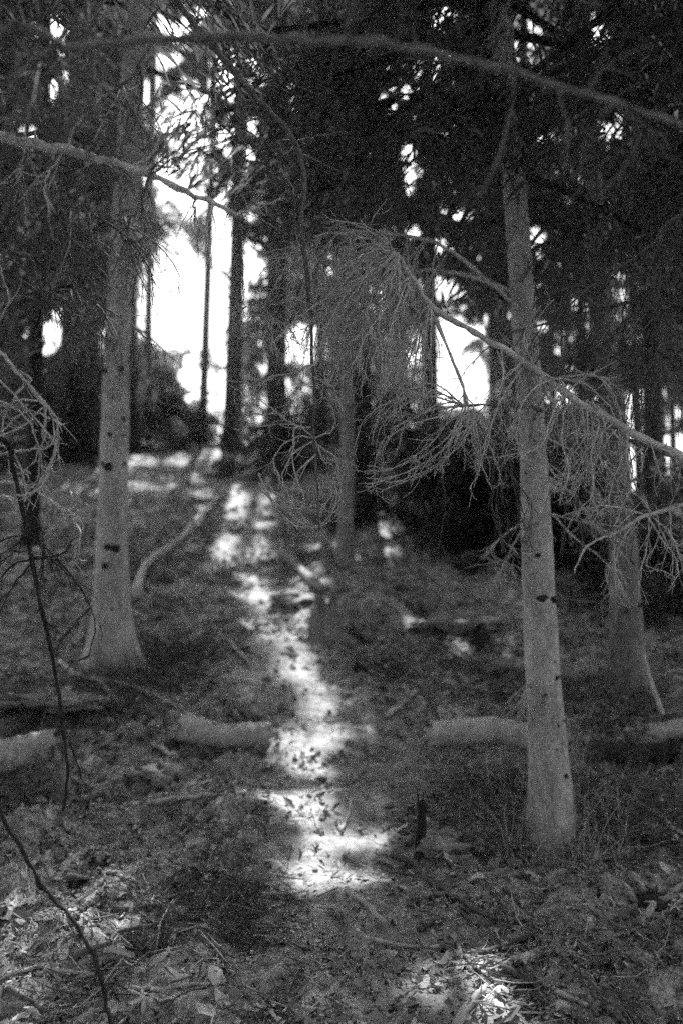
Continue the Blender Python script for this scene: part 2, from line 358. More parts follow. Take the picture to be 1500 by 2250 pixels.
def crown_mesh(name, H, hb, Rm, n, L0, W0, org, nb=80, seed=0, droop=.35, lean=(0, 0), do_cull=True):
    r_ = np.random.default_rng(seed)
    zb = hb + (H - hb) * r_.random(nb) ** .9; az = r_.random(nb) * 2 * np.pi
    fr = (zb - hb) / (H - hb); Lb = Rm * (1 - fr) ** .7 * (.7 + .5 * r_.random(nb)) * (0.6 + .4 * sstep(0, .15, fr)) + .3
    def bp(i, s):
        rad = Lb[i] * s; z = zb[i] - droop * Lb[i] * (s ** 1.3) + .12 * Lb[i] * s ** 4
        return np.stack([lean[0] * zb[i] + rad * np.cos(az[i]), lean[1] * zb[i] + rad * np.sin(az[i]), z], -1)
    pr = Lb / Lb.sum(); i = r_.choice(nb, n, p=pr); s = .12 + .88 * r_.random(n) ** .75
    c = bp(i, s); lat = r_.normal(0, .16, n) * Lb[i] * (1.15 - s)
    tx = -np.sin(az[i]); ty = np.cos(az[i]); c[:, 0] += tx * lat; c[:, 1] += ty * lat; c[:, 2] -= np.abs(lat) * .5 + r_.random(n) ** 2 * .35
    c += r_.normal(0, .05, (n, 3))
    if do_cull:
        k = cull(c + org); c = c[k]; i = i[k]; s = s[k]; lat = lat[k]; n = len(c)
    d = np.stack([np.cos(az[i]) + .8 * r_.standard_normal(n), np.sin(az[i]) + .8 * r_.standard_normal(n), -.75 + .45 * r_.standard_normal(n)], -1); d /= np.linalg.norm(d, axis=1, keepdims=True)
    sd = np.cross(d, r_.standard_normal((n, 3))); sd /= np.linalg.norm(sd, axis=1, keepdims=True) + 1e-9
    L = L0 * (.5 + r_.random(n)); W = W0 * (.5 + r_.random(n))
    h = d * L[:, None] / 2; sw = sd * W[:, None] / 2; bend = np.array([0, 0, -1.0]) * (L * .15)[:, None]
    Vv = np.stack([c - h, c + sw, c + h + bend, c - sw], 1).reshape(-1, 3); Qs = np.arange(4 * n).reshape(n, 4)
    mb = MB(); mb.add(Vv, Qs)
    nq = n
    ss = np.linspace(0, 1, 8); allp = bp(np.repeat(np.arange(nb), 8), np.tile(ss, nb))
    ok = cull(allp + org).reshape(nb, 8) if do_cull else np.ones((nb, 8), bool); allp = allp.reshape(nb, 8, 3)
    for b in range(nb):
        m_ = 8 if ok[b].all() else int(np.argmin(ok[b]))
        if m_ < 2: continue
        pts = allp[b, :m_]
        pts = pts[::2] if len(pts) > 5 else pts
        mb.tube(pts, np.linspace(.022, .005, 8)[:len(pts)] * (.6 + Lb[b] / 3), 3, cap=False)
    nt_ = sum(len(q) for q in mb.Q)
    mi = np.concatenate([np.zeros(nq), np.ones(nt_ - nq)])
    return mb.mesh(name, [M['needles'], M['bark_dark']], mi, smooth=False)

def trunk_mesh(name, cl, rad, m, org, k=22, flare=.55, step=.07, seed=0):
    """cl: points up the centre line, rad: radii at those points"""
    cl = np.asarray(cl, float); L = np.linalg.norm(np.diff(cl, axis=0), axis=1).sum(); n = max(8, int(L / step))
    t0 = np.linspace(0, 1, len(cl)); t1 = np.linspace(0, 1, n)
    pts = crom(cl, n); rr = np.interp(t1, t0, rad)
    hgt = pts[:, 2] - pts[0, 2]
    th = np.linspace(0, 2 * np.pi, k, endpoint=False); ph = seed * 1.7
    nzz = .05 * vnoise(th[None] * 3 + seed, hgt[:, None] * 2.5) + .05 * vnoise(th[None] * 9 + seed, hgt[:, None] * 9)
    lobes = .5 + .5 * np.cos(th * 5 + ph) * np.cos(th * 2 + ph * 2)
    fl = flare * np.exp(-(hgt - .1).clip(0) / .22)[:, None] * (.45 + .9 * lobes[None])
    r2 = rr[:, None] * (1 + nzz * 1.2 + fl)
    V_ = np.stack([pts[:, 0][:, None] + r2 * np.cos(th), pts[:, 1][:, None] + r2 * np.sin(th), pts[:, 2][:, None] + 0 * r2], -1).reshape(-1, 3)
    i = np.arange(n - 1)[:, None] * k; j = np.arange(k)[None]; j2 = (j + 1) % k
    Q_ = np.stack([i + j, i + j2, i + k + j2, i + k + j], -1).reshape(-1, 4)
    return mesh(name, V_ - np.asarray(org), [Q_], m)

def lumps(name, c, r, m, seed, sq=(1, 1, .6), amp=.7, k=30):
    r_ = np.random.default_rng(seed); th = np.linspace(0, 2 * np.pi, k, endpoint=False); ph = np.linspace(0, np.pi, k // 2 + 1)
    TH, PH = np.meshgrid(th, ph); a = 1 + amp * (vnoise(2 * np.cos(TH) + seed, 2 * np.sin(TH) + 2 * np.cos(PH)) * 1.6 + 1.1 * vnoise(5 * np.cos(TH) + seed, 5 * np.sin(TH) + 5 * np.cos(PH)) + .5 * rng.standard_normal(TH.shape) * np.sin(PH) * .3)
    a[:, -1] = a[:, -1]
    V_ = np.stack([r * sq[0] * a * np.sin(PH) * np.cos(TH), r * sq[1] * a * np.sin(PH) * np.sin(TH), r * sq[2] * a * np.cos(PH)], -1).reshape(-1, 3)
    n, kk = PH.shape; i = np.arange(n - 1)[:, None] * kk; j = np.arange(kk)[None]; j2 = (j + 1) % kk
    return mesh(name, V_, [np.stack([i + j, i + kk + j, i + kk + j2, i + j2], -1).reshape(-1, 4)], m)

# ------------------------------------------------------------------ the trees near the camera
def lean_line(pxs, d, top_h):
    pts = [P(u, v, d) for (u, v) in pxs]
    a = pts[-1]; dr = (pts[-1] - pts[-2]); dr = dr / dr[2]
    while a[2] < top_h: a = a + dr * min(2.0, top_h - a[2] + .01); pts.append(a)
    return np.array(pts)
def framed_tree(label, pxs, wpx, basepx, m, H, hb, Rm, nsp, knots=(), seed=1, L0=.24, W0=.04, group=None, base_r=None, crown=True, flare=.55, d=None, sprdroop=.35):
    bpt = hit(*basepx); d = float((bpt - CAM) @ FWD) if d is None else d
    cl = lean_line(pxs, d, bpt[2] + H)
    cl[0] = cl[0] + (cl[0] - cl[1]) / np.linalg.norm(cl[0] - cl[1]) * .0
    cl = np.vstack([cl[0] - np.array([0, 0, .25]), cl])
    wr = [w_ / 2 * d / FOC for w_ in wpx]; nleft = len(cl) - 1 - len(wr)
    rad = [wr[0]] + wr + list(np.linspace(wr[-1] * .95, .03, nleft)) if nleft > 0 else [wr[0]] + wr
    org = np.array([cl[1][0], cl[1][1], bpt[2]])
    t = empty('spruce_tree', org, label, 'tree', group)
    link('trunk', trunk_mesh('trunk', cl, rad, m, org, seed=seed, flare=flare), t)
    def axis_at(z):
        zz = cl[:, 2]; return np.array([np.interp(z, zz, cl[:, 0]), np.interp(z, zz, cl[:, 1])]), float(np.interp(z, zz, rad))
    if crown:
        ax, _ = axis_at(org[2] + hb); o2 = np.array([ax[0], ax[1], org[2]])
        cm = crown_mesh('crown', H, hb, Rm, nsp, L0, W0, o2, seed=seed, droop=sprdroop)
        link('crown', cm, t, loc=o2 - org)
    kn = None
    for q, (u, v, s) in enumerate(knots):
        p = P(u, v, d); c, r = axis_at(p[2]); dx = np.clip(p[0] - c[0], -r * .93, r * .93); yy = -math.sqrt(max(r * r - dx * dx, 0))
        nrm = np.array([dx, yy, 0]) / r; pos = np.array([c[0], c[1], p[2]]) + nrm * r * .985
        if kn is None:
            mb = MB(); a = np.linspace(0, 1, 5)
            mb.tube(np.stack([0 * a, 0 * a, a * .9], -1), [1.25, 1.0, .62, .5, .42], 9, rough=.10); kn = mb.mesh('knot', M['knot'])
        ko = link('knot', kn, t, loc=pos - nrm * .008 - org)
        ko.rotation_euler = Vector(nrm + np.array([0, 0, -.25])).to_track_quat('Z', 'Y').to_euler(); ss = s / 2 * d / FOC; ko.scale = (ss, ss, ss * 1.2)
    return t, org, d, axis_at

T1 = framed_tree('pale slender spruce trunk at left of the path, flared base, dark knots', [(250, 1440), (247, 1330), (248, 1150), (257, 800), (268, 600), (285, 300), (303, 0)],
                 [88, 76, 67, 58, 56, 54, 52], (250, 1445), M['bark'], 15, 2.9, 2.2, 24000,
                 [(236, 820, 15), (272, 818, 14), (247, 960, 13), (277, 925, 12), (278, 960, 10), (224, 860, 10), (222, 920, 11), (245, 1032, 18), (278, 1022, 12), (231, 1022, 12), (262, 1208, 18), (243, 1205, 14), (238, 1246, 16), (255, 1336, 14), (222, 1290, 10), (268, 1160, 8), (265, 1062, 8), (250, 700, 12), (240, 742, 12), (262, 1105, 8), (240, 1120, 7), (255, 880, 8), (252, 1385, 8), (262, 640, 10)], seed=3, flare=1.1, L0=.2, W0=.025)
T2 = framed_tree('nearest grey spruce trunk right of the path with knots and twig skirt at its foot', [(1212, 1815), (1203, 1640), (1190, 1450), (1180, 1250), (1168, 950), (1150, 700), (1128, 400), (1096, 0)],
                 [88, 80, 74, 70, 58, 54, 52, 50], (1215, 1830), M['bark'], 14, 3.2, 1.8, 30000,
                 [(1150, 1042, 12), (1175, 1222, 16), (1182, 1315, 22), (1210, 1318, 20), (1216, 1488, 14), (1190, 1522, 11), (1168, 1556, 10), (1203, 1622, 11), (1213, 1641, 12), (1232, 1698, 22), (1162, 1262, 8), (1188, 1702, 14), (1212, 1452, 10), (1195, 1385, 8), (1160, 1140, 9), (1180, 1100, 8), (1200, 1570, 8), (1218, 1590, 12), (1225, 1760, 10), (1150, 980, 8), (1170, 900, 9)], seed=5, flare=.7, L0=.16, W0=.018)
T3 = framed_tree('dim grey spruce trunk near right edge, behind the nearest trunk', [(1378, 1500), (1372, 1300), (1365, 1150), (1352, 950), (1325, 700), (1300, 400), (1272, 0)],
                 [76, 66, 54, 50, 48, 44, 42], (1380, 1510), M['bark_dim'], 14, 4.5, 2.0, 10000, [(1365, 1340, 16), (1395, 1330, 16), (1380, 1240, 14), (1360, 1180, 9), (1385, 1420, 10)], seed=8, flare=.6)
T4 = framed_tree('thin dark spruce trunk behind the hanging twigs, right of the path', [(757, 1235), (762, 1060), (762, 880), (759, 600), (757, 200), (756, 0)],
                 [36, 31, 29, 27, 25, 24], (757, 1240), M['moss'], 14, 3.6, 2.0, 11000, [(765, 1000, 8), (757, 1050, 8), (764, 930, 7)], seed=12)  # the mossy tone stands in for shade on this trunk
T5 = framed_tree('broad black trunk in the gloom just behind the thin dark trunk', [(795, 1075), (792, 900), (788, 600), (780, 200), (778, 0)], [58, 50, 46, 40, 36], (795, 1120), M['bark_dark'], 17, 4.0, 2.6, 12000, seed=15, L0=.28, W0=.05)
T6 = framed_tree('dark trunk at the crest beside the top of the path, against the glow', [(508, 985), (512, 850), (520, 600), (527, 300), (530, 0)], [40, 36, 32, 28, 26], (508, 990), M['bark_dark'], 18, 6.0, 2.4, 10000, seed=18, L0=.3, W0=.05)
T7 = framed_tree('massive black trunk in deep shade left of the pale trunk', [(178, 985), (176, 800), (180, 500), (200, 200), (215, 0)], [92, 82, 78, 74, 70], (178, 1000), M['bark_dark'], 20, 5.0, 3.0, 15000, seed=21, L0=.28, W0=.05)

# ------------------------------------------------------------------ the wood all around (x, y, height, crown base, crown radius, trunk radius)
r3 = np.random.default_rng(77)
wood = [(-3.6, 11.5, 16, 2.2, 2.4), (-5.2, 9.0, 17, 2.5, 2.6), (-4.6, 6.0, 15, 4.2, 2.4), (-6.3, 15, 17, 1.2, 2.6), (-3.9, 18.5, 17, 3.0, 2.3), (-8.0, 20, 17, .6, 2.7),
        (3.4, 10.8, 15, 2.6, 2.2), (4.9, 8.6, 16, 2.2, 2.4), (2.6, 14.2, 16, 2.8, 2.3), (5.6, 13.5, 17, 1.8, 2.6), (4.4, 17.5, 17, 1.8, 2.5), (1.6, 18.5, 17, 3.6, 2.3), (7.4, 17.5, 17, 1.0, 2.7), (3.9, 5.9, 15, 3.8, 2.2),
        (1.5, 16.2, 17, 4.5, 2.3), (-2.9, 20.5, 17, 6.5, 2.3), (-4.4, 22.5, 18, 6, 2.5), (-1.2, 19.6, 17, 8, 1.8), (-1.6, 24.5, 18, 7.5, 2.6), (.4, 22.8, 18, 4.0, 2.6), (-6.2, 3.6, 16, 3.5, 2.5), (6.2, 4.0, 16, 3.5, 2.5)]  # the tall high-crowned ones by the crest are added to block sun
around = [(-3.4, -1.5), (3.6, -.8), (-.8, -3.6), (-5.5, 1.6), (5.4, 1.8), (2.6, -4.5), (-3.2, 2.2), (-7, -3), (7, -3.5), (3.2, 3.2), (-4.8, -6.5), (.8, -7.5), (5, -8), (-8.5, 6), (8.6, 7), (-9, 11), (9, 12), (-3.8, -4)]  # added out of view; their crowns block skylight, lowest on the left
ORD = 'first second third fourth fifth sixth seventh eighth ninth tenth eleventh twelfth thirteenth fourteenth fifteenth sixteenth seventeenth eighteenth nineteenth twentieth'.split()
labs = ['twiggy shaded spruce', 'bushy dark spruce']
def wood_tree(x, y, H, hb, Rm, n, L0, W0, label, group, seed, r=.11):
    z = float(G0(x, y)); org = np.array([x, y, z])
    t = empty('spruce_tree', org, label, 'tree', group)
    lx, ly = r3.normal(0, .12, 2)
    cl = np.array([[x, y, z - .3], [x + lx * .1, y, z + .4], [x + lx, y + ly, z + H * .5], [x + lx * 1.6, y + ly, z + H]])
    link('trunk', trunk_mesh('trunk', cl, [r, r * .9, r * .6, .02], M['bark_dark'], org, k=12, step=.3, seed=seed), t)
    link('crown', crown_mesh('crown', H, hb, Rm, n, L0, W0, org, nb=90, seed=seed, droop=.4), t)
for k, (x, y, H, hb, Rm) in enumerate(wood):
    side = 'left' if x < path_x(y) else 'right'
    rank = ORD[sorted([t_ for t_ in wood if (t_[0] < path_x(t_[1])) == (side == 'left')], key=lambda t_: t_[1]).index(wood[k])]
    wood_tree(x, y, H, hb, Rm, 10000, .26, .043, f'{rank} nearest of the shaded spruces with drooping limbs {side} of the path', f'shaded spruces {side} of the path', 100 + k)
for k, (x, y) in enumerate(around):
    wood_tree(x, y, 15, 1.0 if (x < 0 and y < 3) else 3.4 if y < 0 or x > 6 else 3.8, 2.3, 9000 if (x < 0 and y < 3) else 6500, .26, .05, f'{ORD[k]} added spruce round the viewpoint, outside the view, thinning the skylight', 'added spruces round the viewpoint', 200 + k)
k = 0
for row, (yy, n_, wd) in enumerate([(25, 9, 10), (29.5, 11, 12.5), (35, 13, 15), (42, 13, 18)]):
    for i in range(n_):
        x = -wd + 2 * wd * (i + .5) / n_ + r3.normal(0, .5); y = yy + r3.normal(0, .8)
        u, v, d = to_px(np.array([[x, y, 6.0]]))
        hb = .3
        for a_, b_ in ((310, 522), (628, 712), (905, 1085)):
            if a_ < u[0] < b_: x = ((a_ if u[0] < (a_ + b_) / 2 else b_) - 750) / FOC * y
        wood_tree(x, y, (24 if row < 2 else 20) + 3 * r3.random(), hb, 2.5 + r3.random(), 7600, .37, .073, f'{ORD[i]} dense spruce from the left in the {ORD[row]} row beyond the crest', 'spruces beyond the crest', 300 + k, r=.14); k += 1

# young spruces and shrubs in the dark under the wood
def bush(u, v, h, r, n, label, seed):
    p = hit(u, v); t = empty('young_spruce', p, label, 'young tree', 'young spruces under the wood')
    cl = np.array([[p[0], p[1], p[2] - .1], [p[0], p[1], p[2] + h * .5], [p[0], p[1], p[2] + h]])
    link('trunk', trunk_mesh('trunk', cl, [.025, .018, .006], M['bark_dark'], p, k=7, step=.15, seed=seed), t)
    link('crown', crown_mesh('crown', h, .02, r, n, .13, .03, p, nb=40, seed=seed, droop=.3), t)
for q, a in enumerate([(330, 985, 1.9, 1.1, 6000, 'dark bushy young spruce behind the pale trunk, left of the path top'), (400, 975, 1.5, .8, 4500, 'low dark young spruce beside the top of the path, on its left'),
                       (580, 1030, 1.3, .9, 4500, 'dark young spruce just right of the sunlit upper path'), (880, 1150, 1.9, 1.2, 6500, 'dark young spruce in the hollow right of the broad black trunk'),
                       (1010, 1190, 1.6, 1.1, 6500, 'dark spreading young spruce left of the nearest grey trunk'), (1090, 1215, 1.3, .8, 5000, 'low dark young spruce directly behind the nearest grey trunk'),
                       (1270, 1250, 1.5, .9, 6000, 'dark young spruce between the two grey trunks on the right'), (1470, 1330, 1.6, 1.0, 6000, 'black young spruce at the right edge beyond the dim trunk'),
                       (60, 1010, 1.7, 1.2, 6000, 'dark young spruce at the left edge of the slope'), (650, 1040, 1.4, .9, 4500, 'dark young spruce behind the hanging basket of twigs')]):
    bush(*a, seed=500 + q)

# ------------------------------------------------------------------ dead branches: trees just outside the frame carry them
def side_tree(x, y, label, seed, r=.11, hb=5.0, m='bark'):
    z = float(G(x, y)); org = np.array([x, y, z]); t = empty('spruce_tree', org, label, 'tree')
    cl = np.array([[x, y, z - .3], [x, y, z + .5], [x, y, z + 6], [x, y, z + 14]])
    link('trunk', trunk_mesh('trunk', cl, [r, r * .95, r * .7, .02], M[m], org, seed=seed), t)
    link('crown', crown_mesh('crown', 14, hb, 1.9, 36000, .13, .014, org, seed=seed), t)
    return t, org
LT = side_tree(-1.45, 2.75, 'spruce just outside the left edge carrying pale dead branches and hanging twigs', 901, hb=3.3)
RTt = side_tree(1.75, 3.25, 'spruce just outside the right edge carrying the long dead branch over the path', 902, hb=3.2)

def branch(tree, stem3, r0, r1, sprays, m='twig', label=None, k=7, nstem=40):
    t, org = tree[0], tree[1]
    pts = crom(stem3, nstem); pts = pts + .0018 * rng.standard_normal(pts.shape)
    jj = np.linspace(0, 1, nstem); pts[:, 2] += r0 * .9 * (vnoise(jj * 11, jj * 0 + r0 * 900)) + r0 * .5 * vnoise(jj * 27, jj * 0 + 3); pts[:, 0] += r0 * .8 * vnoise(jj * 13, jj * 0 + 8)
    mb = MB(); rad = np.linspace(r0, r1, nstem) * (1 + .12 * rng.standard_normal(nstem)); mb.tube(pts, rad, k)
    # small bosses on the stem
    for _ in range(int(nstem * .5)):
        i = rng.integers(1, nstem - 1); tt = pts[i + 1] - pts[i - 1]; tt /= np.linalg.norm(tt); pe = perp(tt)
        mb.tube(np.array([pts[i], pts[i] + pe * rad[i] * (1.4 + 1.2 * rng.random())]), [rad[i] * .35, rad[i] * .15], 4)
    b = link('dead_branch', mb.mesh('dead_branch', M[m], origin=org), t, label=label)
    for s in sprays:
        sm = MB(); add_spray(sm, *s[0], **s[1]); link('twig', sm.mesh('twig', M[s[2] if len(s) > 2 else m], origin=org), b)
    return b, pts
def S(px, d, ns, sl, r0=.0034, r1=.0013, n=14, curl=1.0, dz=0.0, m=None, jit=.05, **kw):
    """one hanging spray through picture points at depth d (dz: how much nearer its tip is)"""
    k = len(px); ph = rng.random() * 6.28
    pts = [P(u, v, d + dz * i / max(k - 1, 1) + jit * math.sin(i * 1.3 + ph)) for i, (u, v) in enumerate(px)]
    c = crom(pts, n); e = dict(curl=curl); e.update(kw)
    return ((c, r0, r1, ns, sl), e, m) if m else ((c, r0, r1, ns, sl), e)
def fan(origin, ang, spread, L, n, d, ns=8, sl=.12, bend=.5, **kw):
    """n sprays leaving a picture point; ang in degrees in the picture, 90 = down, 180 = left"""
    out = []
    for i in range(n):
        a = R(ang + spread * ((i + .5) / n * 2 - 1) + rng.normal(0, 5)); l = L * (.55 + .6 * rng.random()); b = bend * (1 if rng.random() < .7 else -.6) * (.5 + rng.random())
        px = [origin]; cu, cv = origin
        for q in range(4):
            cu += math.cos(a) * l / 4; cv += math.sin(a) * l / 4; px.append((cu, cv)); a += b / 4 * (1 if math.cos(a) < 0 else -1) * -1
            a += .22 * (R(90) - a)
        out.append(S(px, d + rng.normal(0, .03), ns, sl, dz=rng.normal(0, .25), **kw))
    return out

# the long branch over the right of the path
st = [RTt[1] + np.array([0, 0, P(1700, 1130, 3.3)[2] - RTt[1][2]]), P(1620, 1075, 3.25), P(1500, 1008, 3.2), P(1350, 930, 3.2), P(1240, 862, 3.2), P(1150, 792, 3.2), P(1050, 738, 3.2), P(945, 672, 3.2), P(905, 610, 3.22), P(872, 556, 3.25)]
sp = []
sp += fan((872, 558), 118, 42, 300, 15, 3.2, 8, .15, bend=.7, curl=1.5)
sp += fan((868, 560), 205, 40, 190, 9, 3.2, 8, .13, bend=-.9)
sp += fan((900, 610), 122, 28, 300, 12, 3.2, 9, .14)
sp += fan((942, 672), 112, 22, 260, 10, 3.18, 9, .13)
sp += fan((760, 640), 105, 60, 200, 11, 3.3, 8, .13, curl=2.2)
sp += fan((690, 560), 120, 90, 150, 9, 3.5, 8, .13, curl=2.4)
sp += fan((820, 700), 110, 80, 170, 9, 3.4, 8, .12, curl=2.4)
sp += fan((600, 700), 120, 120, 110, 7, 3.6, 8, .13, curl=2.4)
sp += fan((1040, 900), 100, 60, 170, 8, 3.4, 7, .12, curl=2.0)
sp += fan((1290, 880), 100, 80, 150, 8, 3.3, 7, .12, curl=2.0)
for off in [(0, 0), (-14, 8), (10, 18), (-26, -12), (6, -20), (22, 6)]:
    a, b = off
    sp.append(S([(944, 676), (985, 770), (1018, 860), (1020 + a, 905 + b), (985 + a, 975 + b), (925 + a, 1020 + b), (850 + a, 1050 + b), (800 + a, 1052 + b * 1.5)], 3.2, 8, .11, n=20, start=.5, r0=.0036))
for q in range(7):
    a, b = rng.normal(0, 30), rng.normal(0, 22)
    sp.append(S([(1015, 890), (950 + a * .6, 880 + b), (880 + a, 900 + b), (832 + a, 940 + b), (812 + a, 1000 + b)], 3.2, 7, .10, r0=.0032))
for px in ([(1152, 794), (1150, 860), (1162, 920), (1150, 975)], [(1150, 794), (1110, 860), (1108, 900)], [(1196, 826), (1140, 870), (1128, 930), (1105, 985)], [(1240, 828), (1175, 850), (1140, 910), (1135, 1010)],
           [(1196, 826), (1240, 845), (1225, 900), (1195, 960), (1120, 1010)], [(1228, 830), (1300, 822), (1345, 860), (1362, 930), (1350, 1010)], [(1228, 830), (1290, 850), (1345, 905), (1368, 1000), (1340, 1050)],
           [(1240, 862), (1285, 830), (1330, 832), (1372, 880)], [(1290, 895), (1285, 960), (1250, 1010), (1235, 1050)], [(1300, 900), (1320, 960), (1300, 1030), (1305, 1080)], [(1335, 922), (1380, 950), (1350, 1040), (1335, 1100)],
           [(1330, 920), (1310, 990), (1350, 1050), (1370, 1100)], [(1225, 850), (1205, 930), (1180, 985), (1110, 1000)], [(1380, 945), (1375, 1010), (1400, 1080)], [(1420, 960), (1440, 1010), (1455, 1060)], [(1450, 985), (1500, 1010), (1530, 1080)],
           [(1150, 794), (1090, 850), (1040, 930), (1000, 960)], [(1150, 800), (1090, 900), (1060, 1000), (1040, 1070)], [(1100, 765), (1105, 830), (1095, 900), (1120, 960)], [(1170, 800), (1155, 770), (1152, 730), (1180, 700), (1217, 655)],
           [(1345, 930), (1290, 985), (1250, 1080)], [(1255, 870), (1230, 950), (1250, 1030), (1230, 1090)]):
    sp.append(S(px, 3.2, 8, .12, dz=rng.normal(0, .15), n=12))
for q in range(12):
    u0 = rng.uniform(1090, 1420); v0 = 750 + (u0 - 1060) * .68
    sp.append(S([(u0, v0), (u0 + rng.normal(0, 30), v0 + 70), (u0 + rng.normal(-20, 40), v0 + 150), (u0 + rng.normal(-30, 50), v0 + 210)], 3.22, 7, .10, dz=rng.normal(0, .15), r0=.0032, n=10))
branch(RTt, st, .016, .0075, sp, label='long lichen-pale dead branch slanting over the right of the path', nstem=60)

# fine hanging curtain from the same tree, below the long branch
st = [P(1500, 1008, 3.3), P(1330, 950, 3.5), P(1180, 900, 3.7), P(1030, 890, 3.8), P(960, 900, 3.9)]
sp = []
for q in range(16):
    u0 = rng.uniform(960, 1330)
    v0 = 900 + abs(u0 - 1100) * .15
    sp.append(S([(u0, v0), (u0 + 15 + rng.normal(0, 15), v0 + 90), (u0 + 35 + rng.normal(0, 25), v0 + 200), (u0 + 45 + rng.normal(0, 30), v0 + 310)], 3.85, 9, .12, r0=.003, r1=.0013, n=10, dz=rng.normal(0, .2)))
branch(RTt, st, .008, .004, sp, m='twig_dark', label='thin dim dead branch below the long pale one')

# right-edge cluster
st = [RTt[1] + np.array([0, 0, P(1700, 1080, 3.3)[2] - RTt[1][2]]), P(1600, 1075, 3.25), P(1500, 1110, 3.2), P(1420, 1132, 3.2), P(1350, 1172, 3.2), P(1290, 1200, 3.2), P(1262, 1258, 3.18)]
sp = []
for px in ([(1425, 1130), (1470, 1170), (1500, 1240)], [(1425, 1130), (1422, 1190), (1405, 1270), (1402, 1290)], [(1420, 1132), (1460, 1190), (1490, 1250), (1470, 1290)], [(1420, 1135), (1380, 1160), (1350, 1230), (1345, 1250)],
           [(1350, 1175), (1348, 1240), (1370, 1310)], [(1425, 1130), (1480, 1120), (1530, 1150)], [(1420, 1135), (1375, 1120), (1330, 1110), (1270, 1120)], [(1440, 1125), (1445, 1180), (1420, 1240), (1480, 1268)], [(1430, 1130), (1400, 1090), (1360, 1080)],
           [(1350, 1172), (1310, 1160), (1300, 1130), (1330, 1100)], [(1470, 1120), (1480, 1200), (1515, 1230)]):
    sp.append(S(px, 3.2, 7, .10, n=10, dz=rng.normal(0, .1)))
branch(RTt, st, .009, .0028, sp, label='pale dead branch with hooked tip at the right edge')

# upper right, soft and dim
for k, (pts, dd) in enumerate([([(1640, 420), (1500, 470), (1430, 540), (1340, 600), (1250, 655)], 3.9), ([(1640, 640), (1480, 650), (1380, 665), (1240, 700), (1090, 740)], 4.4), ([(1640, 560), (1440, 650), (1320, 760), (1230, 800)], 4.2),
                               ([(1640, 480), (1450, 500), (1330, 530), (1200, 530)], 4.6), ([(1640, 820), (1500, 790), (1400, 800), (1300, 760)], 4.0), ([(1640, 330), (1500, 360), (1400, 420), (1290, 520)], 4.4)]):
    base3 = RTt[1] + np.array([0, 0, P(*pts[0], dd)[2] - RTt[1][2]])
    stp = [base3] + [P(u, v, dd) for u, v in pts[1:]]; c = crom(np.array([(u, v) for u, v in pts]), 30); sp = []
    for q in range(16):
        u0, v0 = c[rng.integers(5, 29)]; a = rng.normal(0, 60)
        sp.append(S([(u0, v0), (u0 - 25 + a * .4, v0 + 50), (u0 - 40 + a * .8, v0 + 120), (u0 - 45 + a, v0 + 190)], dd, 8, .16, r0=.004, n=9, dz=rng.normal(0, .3)))
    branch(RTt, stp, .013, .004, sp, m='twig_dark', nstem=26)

# cluster curling in at the left edge
st = [LT[1] + np.array([0, 0, P(-160, 680, 2.9)[2] - LT[1][2]]), P(-40, 755, 2.9), P(30, 808, 2.9), P(70, 855, 2.9), P(98, 895, 2.9)]
sp = []
for px in ([(72, 857), (115, 905), (128, 965), (105, 1050), (50, 1098), (-20, 1108)], [(30, 810), (70, 830), (66, 850), (100, 885), (125, 950), (110, 1020), (60, 1080)], [(60, 890), (20, 900), (-30, 930)], [(98, 895), (60, 930), (0, 960), (-40, 990)],
           [(110, 920), (60, 900), (0, 950), (-30, 1000)], [(100, 895), (95, 970), (60, 1030), (0, 1060)], [(0, 1000), (50, 990), (110, 980), (128, 930)], [(-20, 1090), (40, 1090), (90, 1070), (115, 1010)], [(-30, 870), (40, 900), (80, 960), (85, 1050), (50, 1085)],
           [(-30, 960), (30, 1000), (60, 1070), (55, 1100)], [(100, 880), (40, 880), (-20, 910)], [(50, 850), (10, 920), (20, 1010), (60, 1080)], [(80, 1080), (120, 1105), (160, 1135), (178, 1180), (165, 1230), (120, 1245)], [(158, 1132), (130, 1150), (95, 1180)], [(160, 1135), (182, 1112), (160, 1090), (155, 1080)],
           [(-10, 720), (20, 660), (5, 600), (0, 560)], [(-40, 1060), (30, 1060), (80, 1075), (110, 1095)], [(-30, 800), (20, 860), (90, 930), (125, 990), (90, 1070)]):
    sp.append(S(px, 2.95, 6, .085, r0=.0038, n=16, jit=.07, curl=1.4, start=.2, dz=rng.normal(0, .1)))
branch(LT, st, .0075, .004, sp, label='dead branch curling into a tangled ball at the left edge')
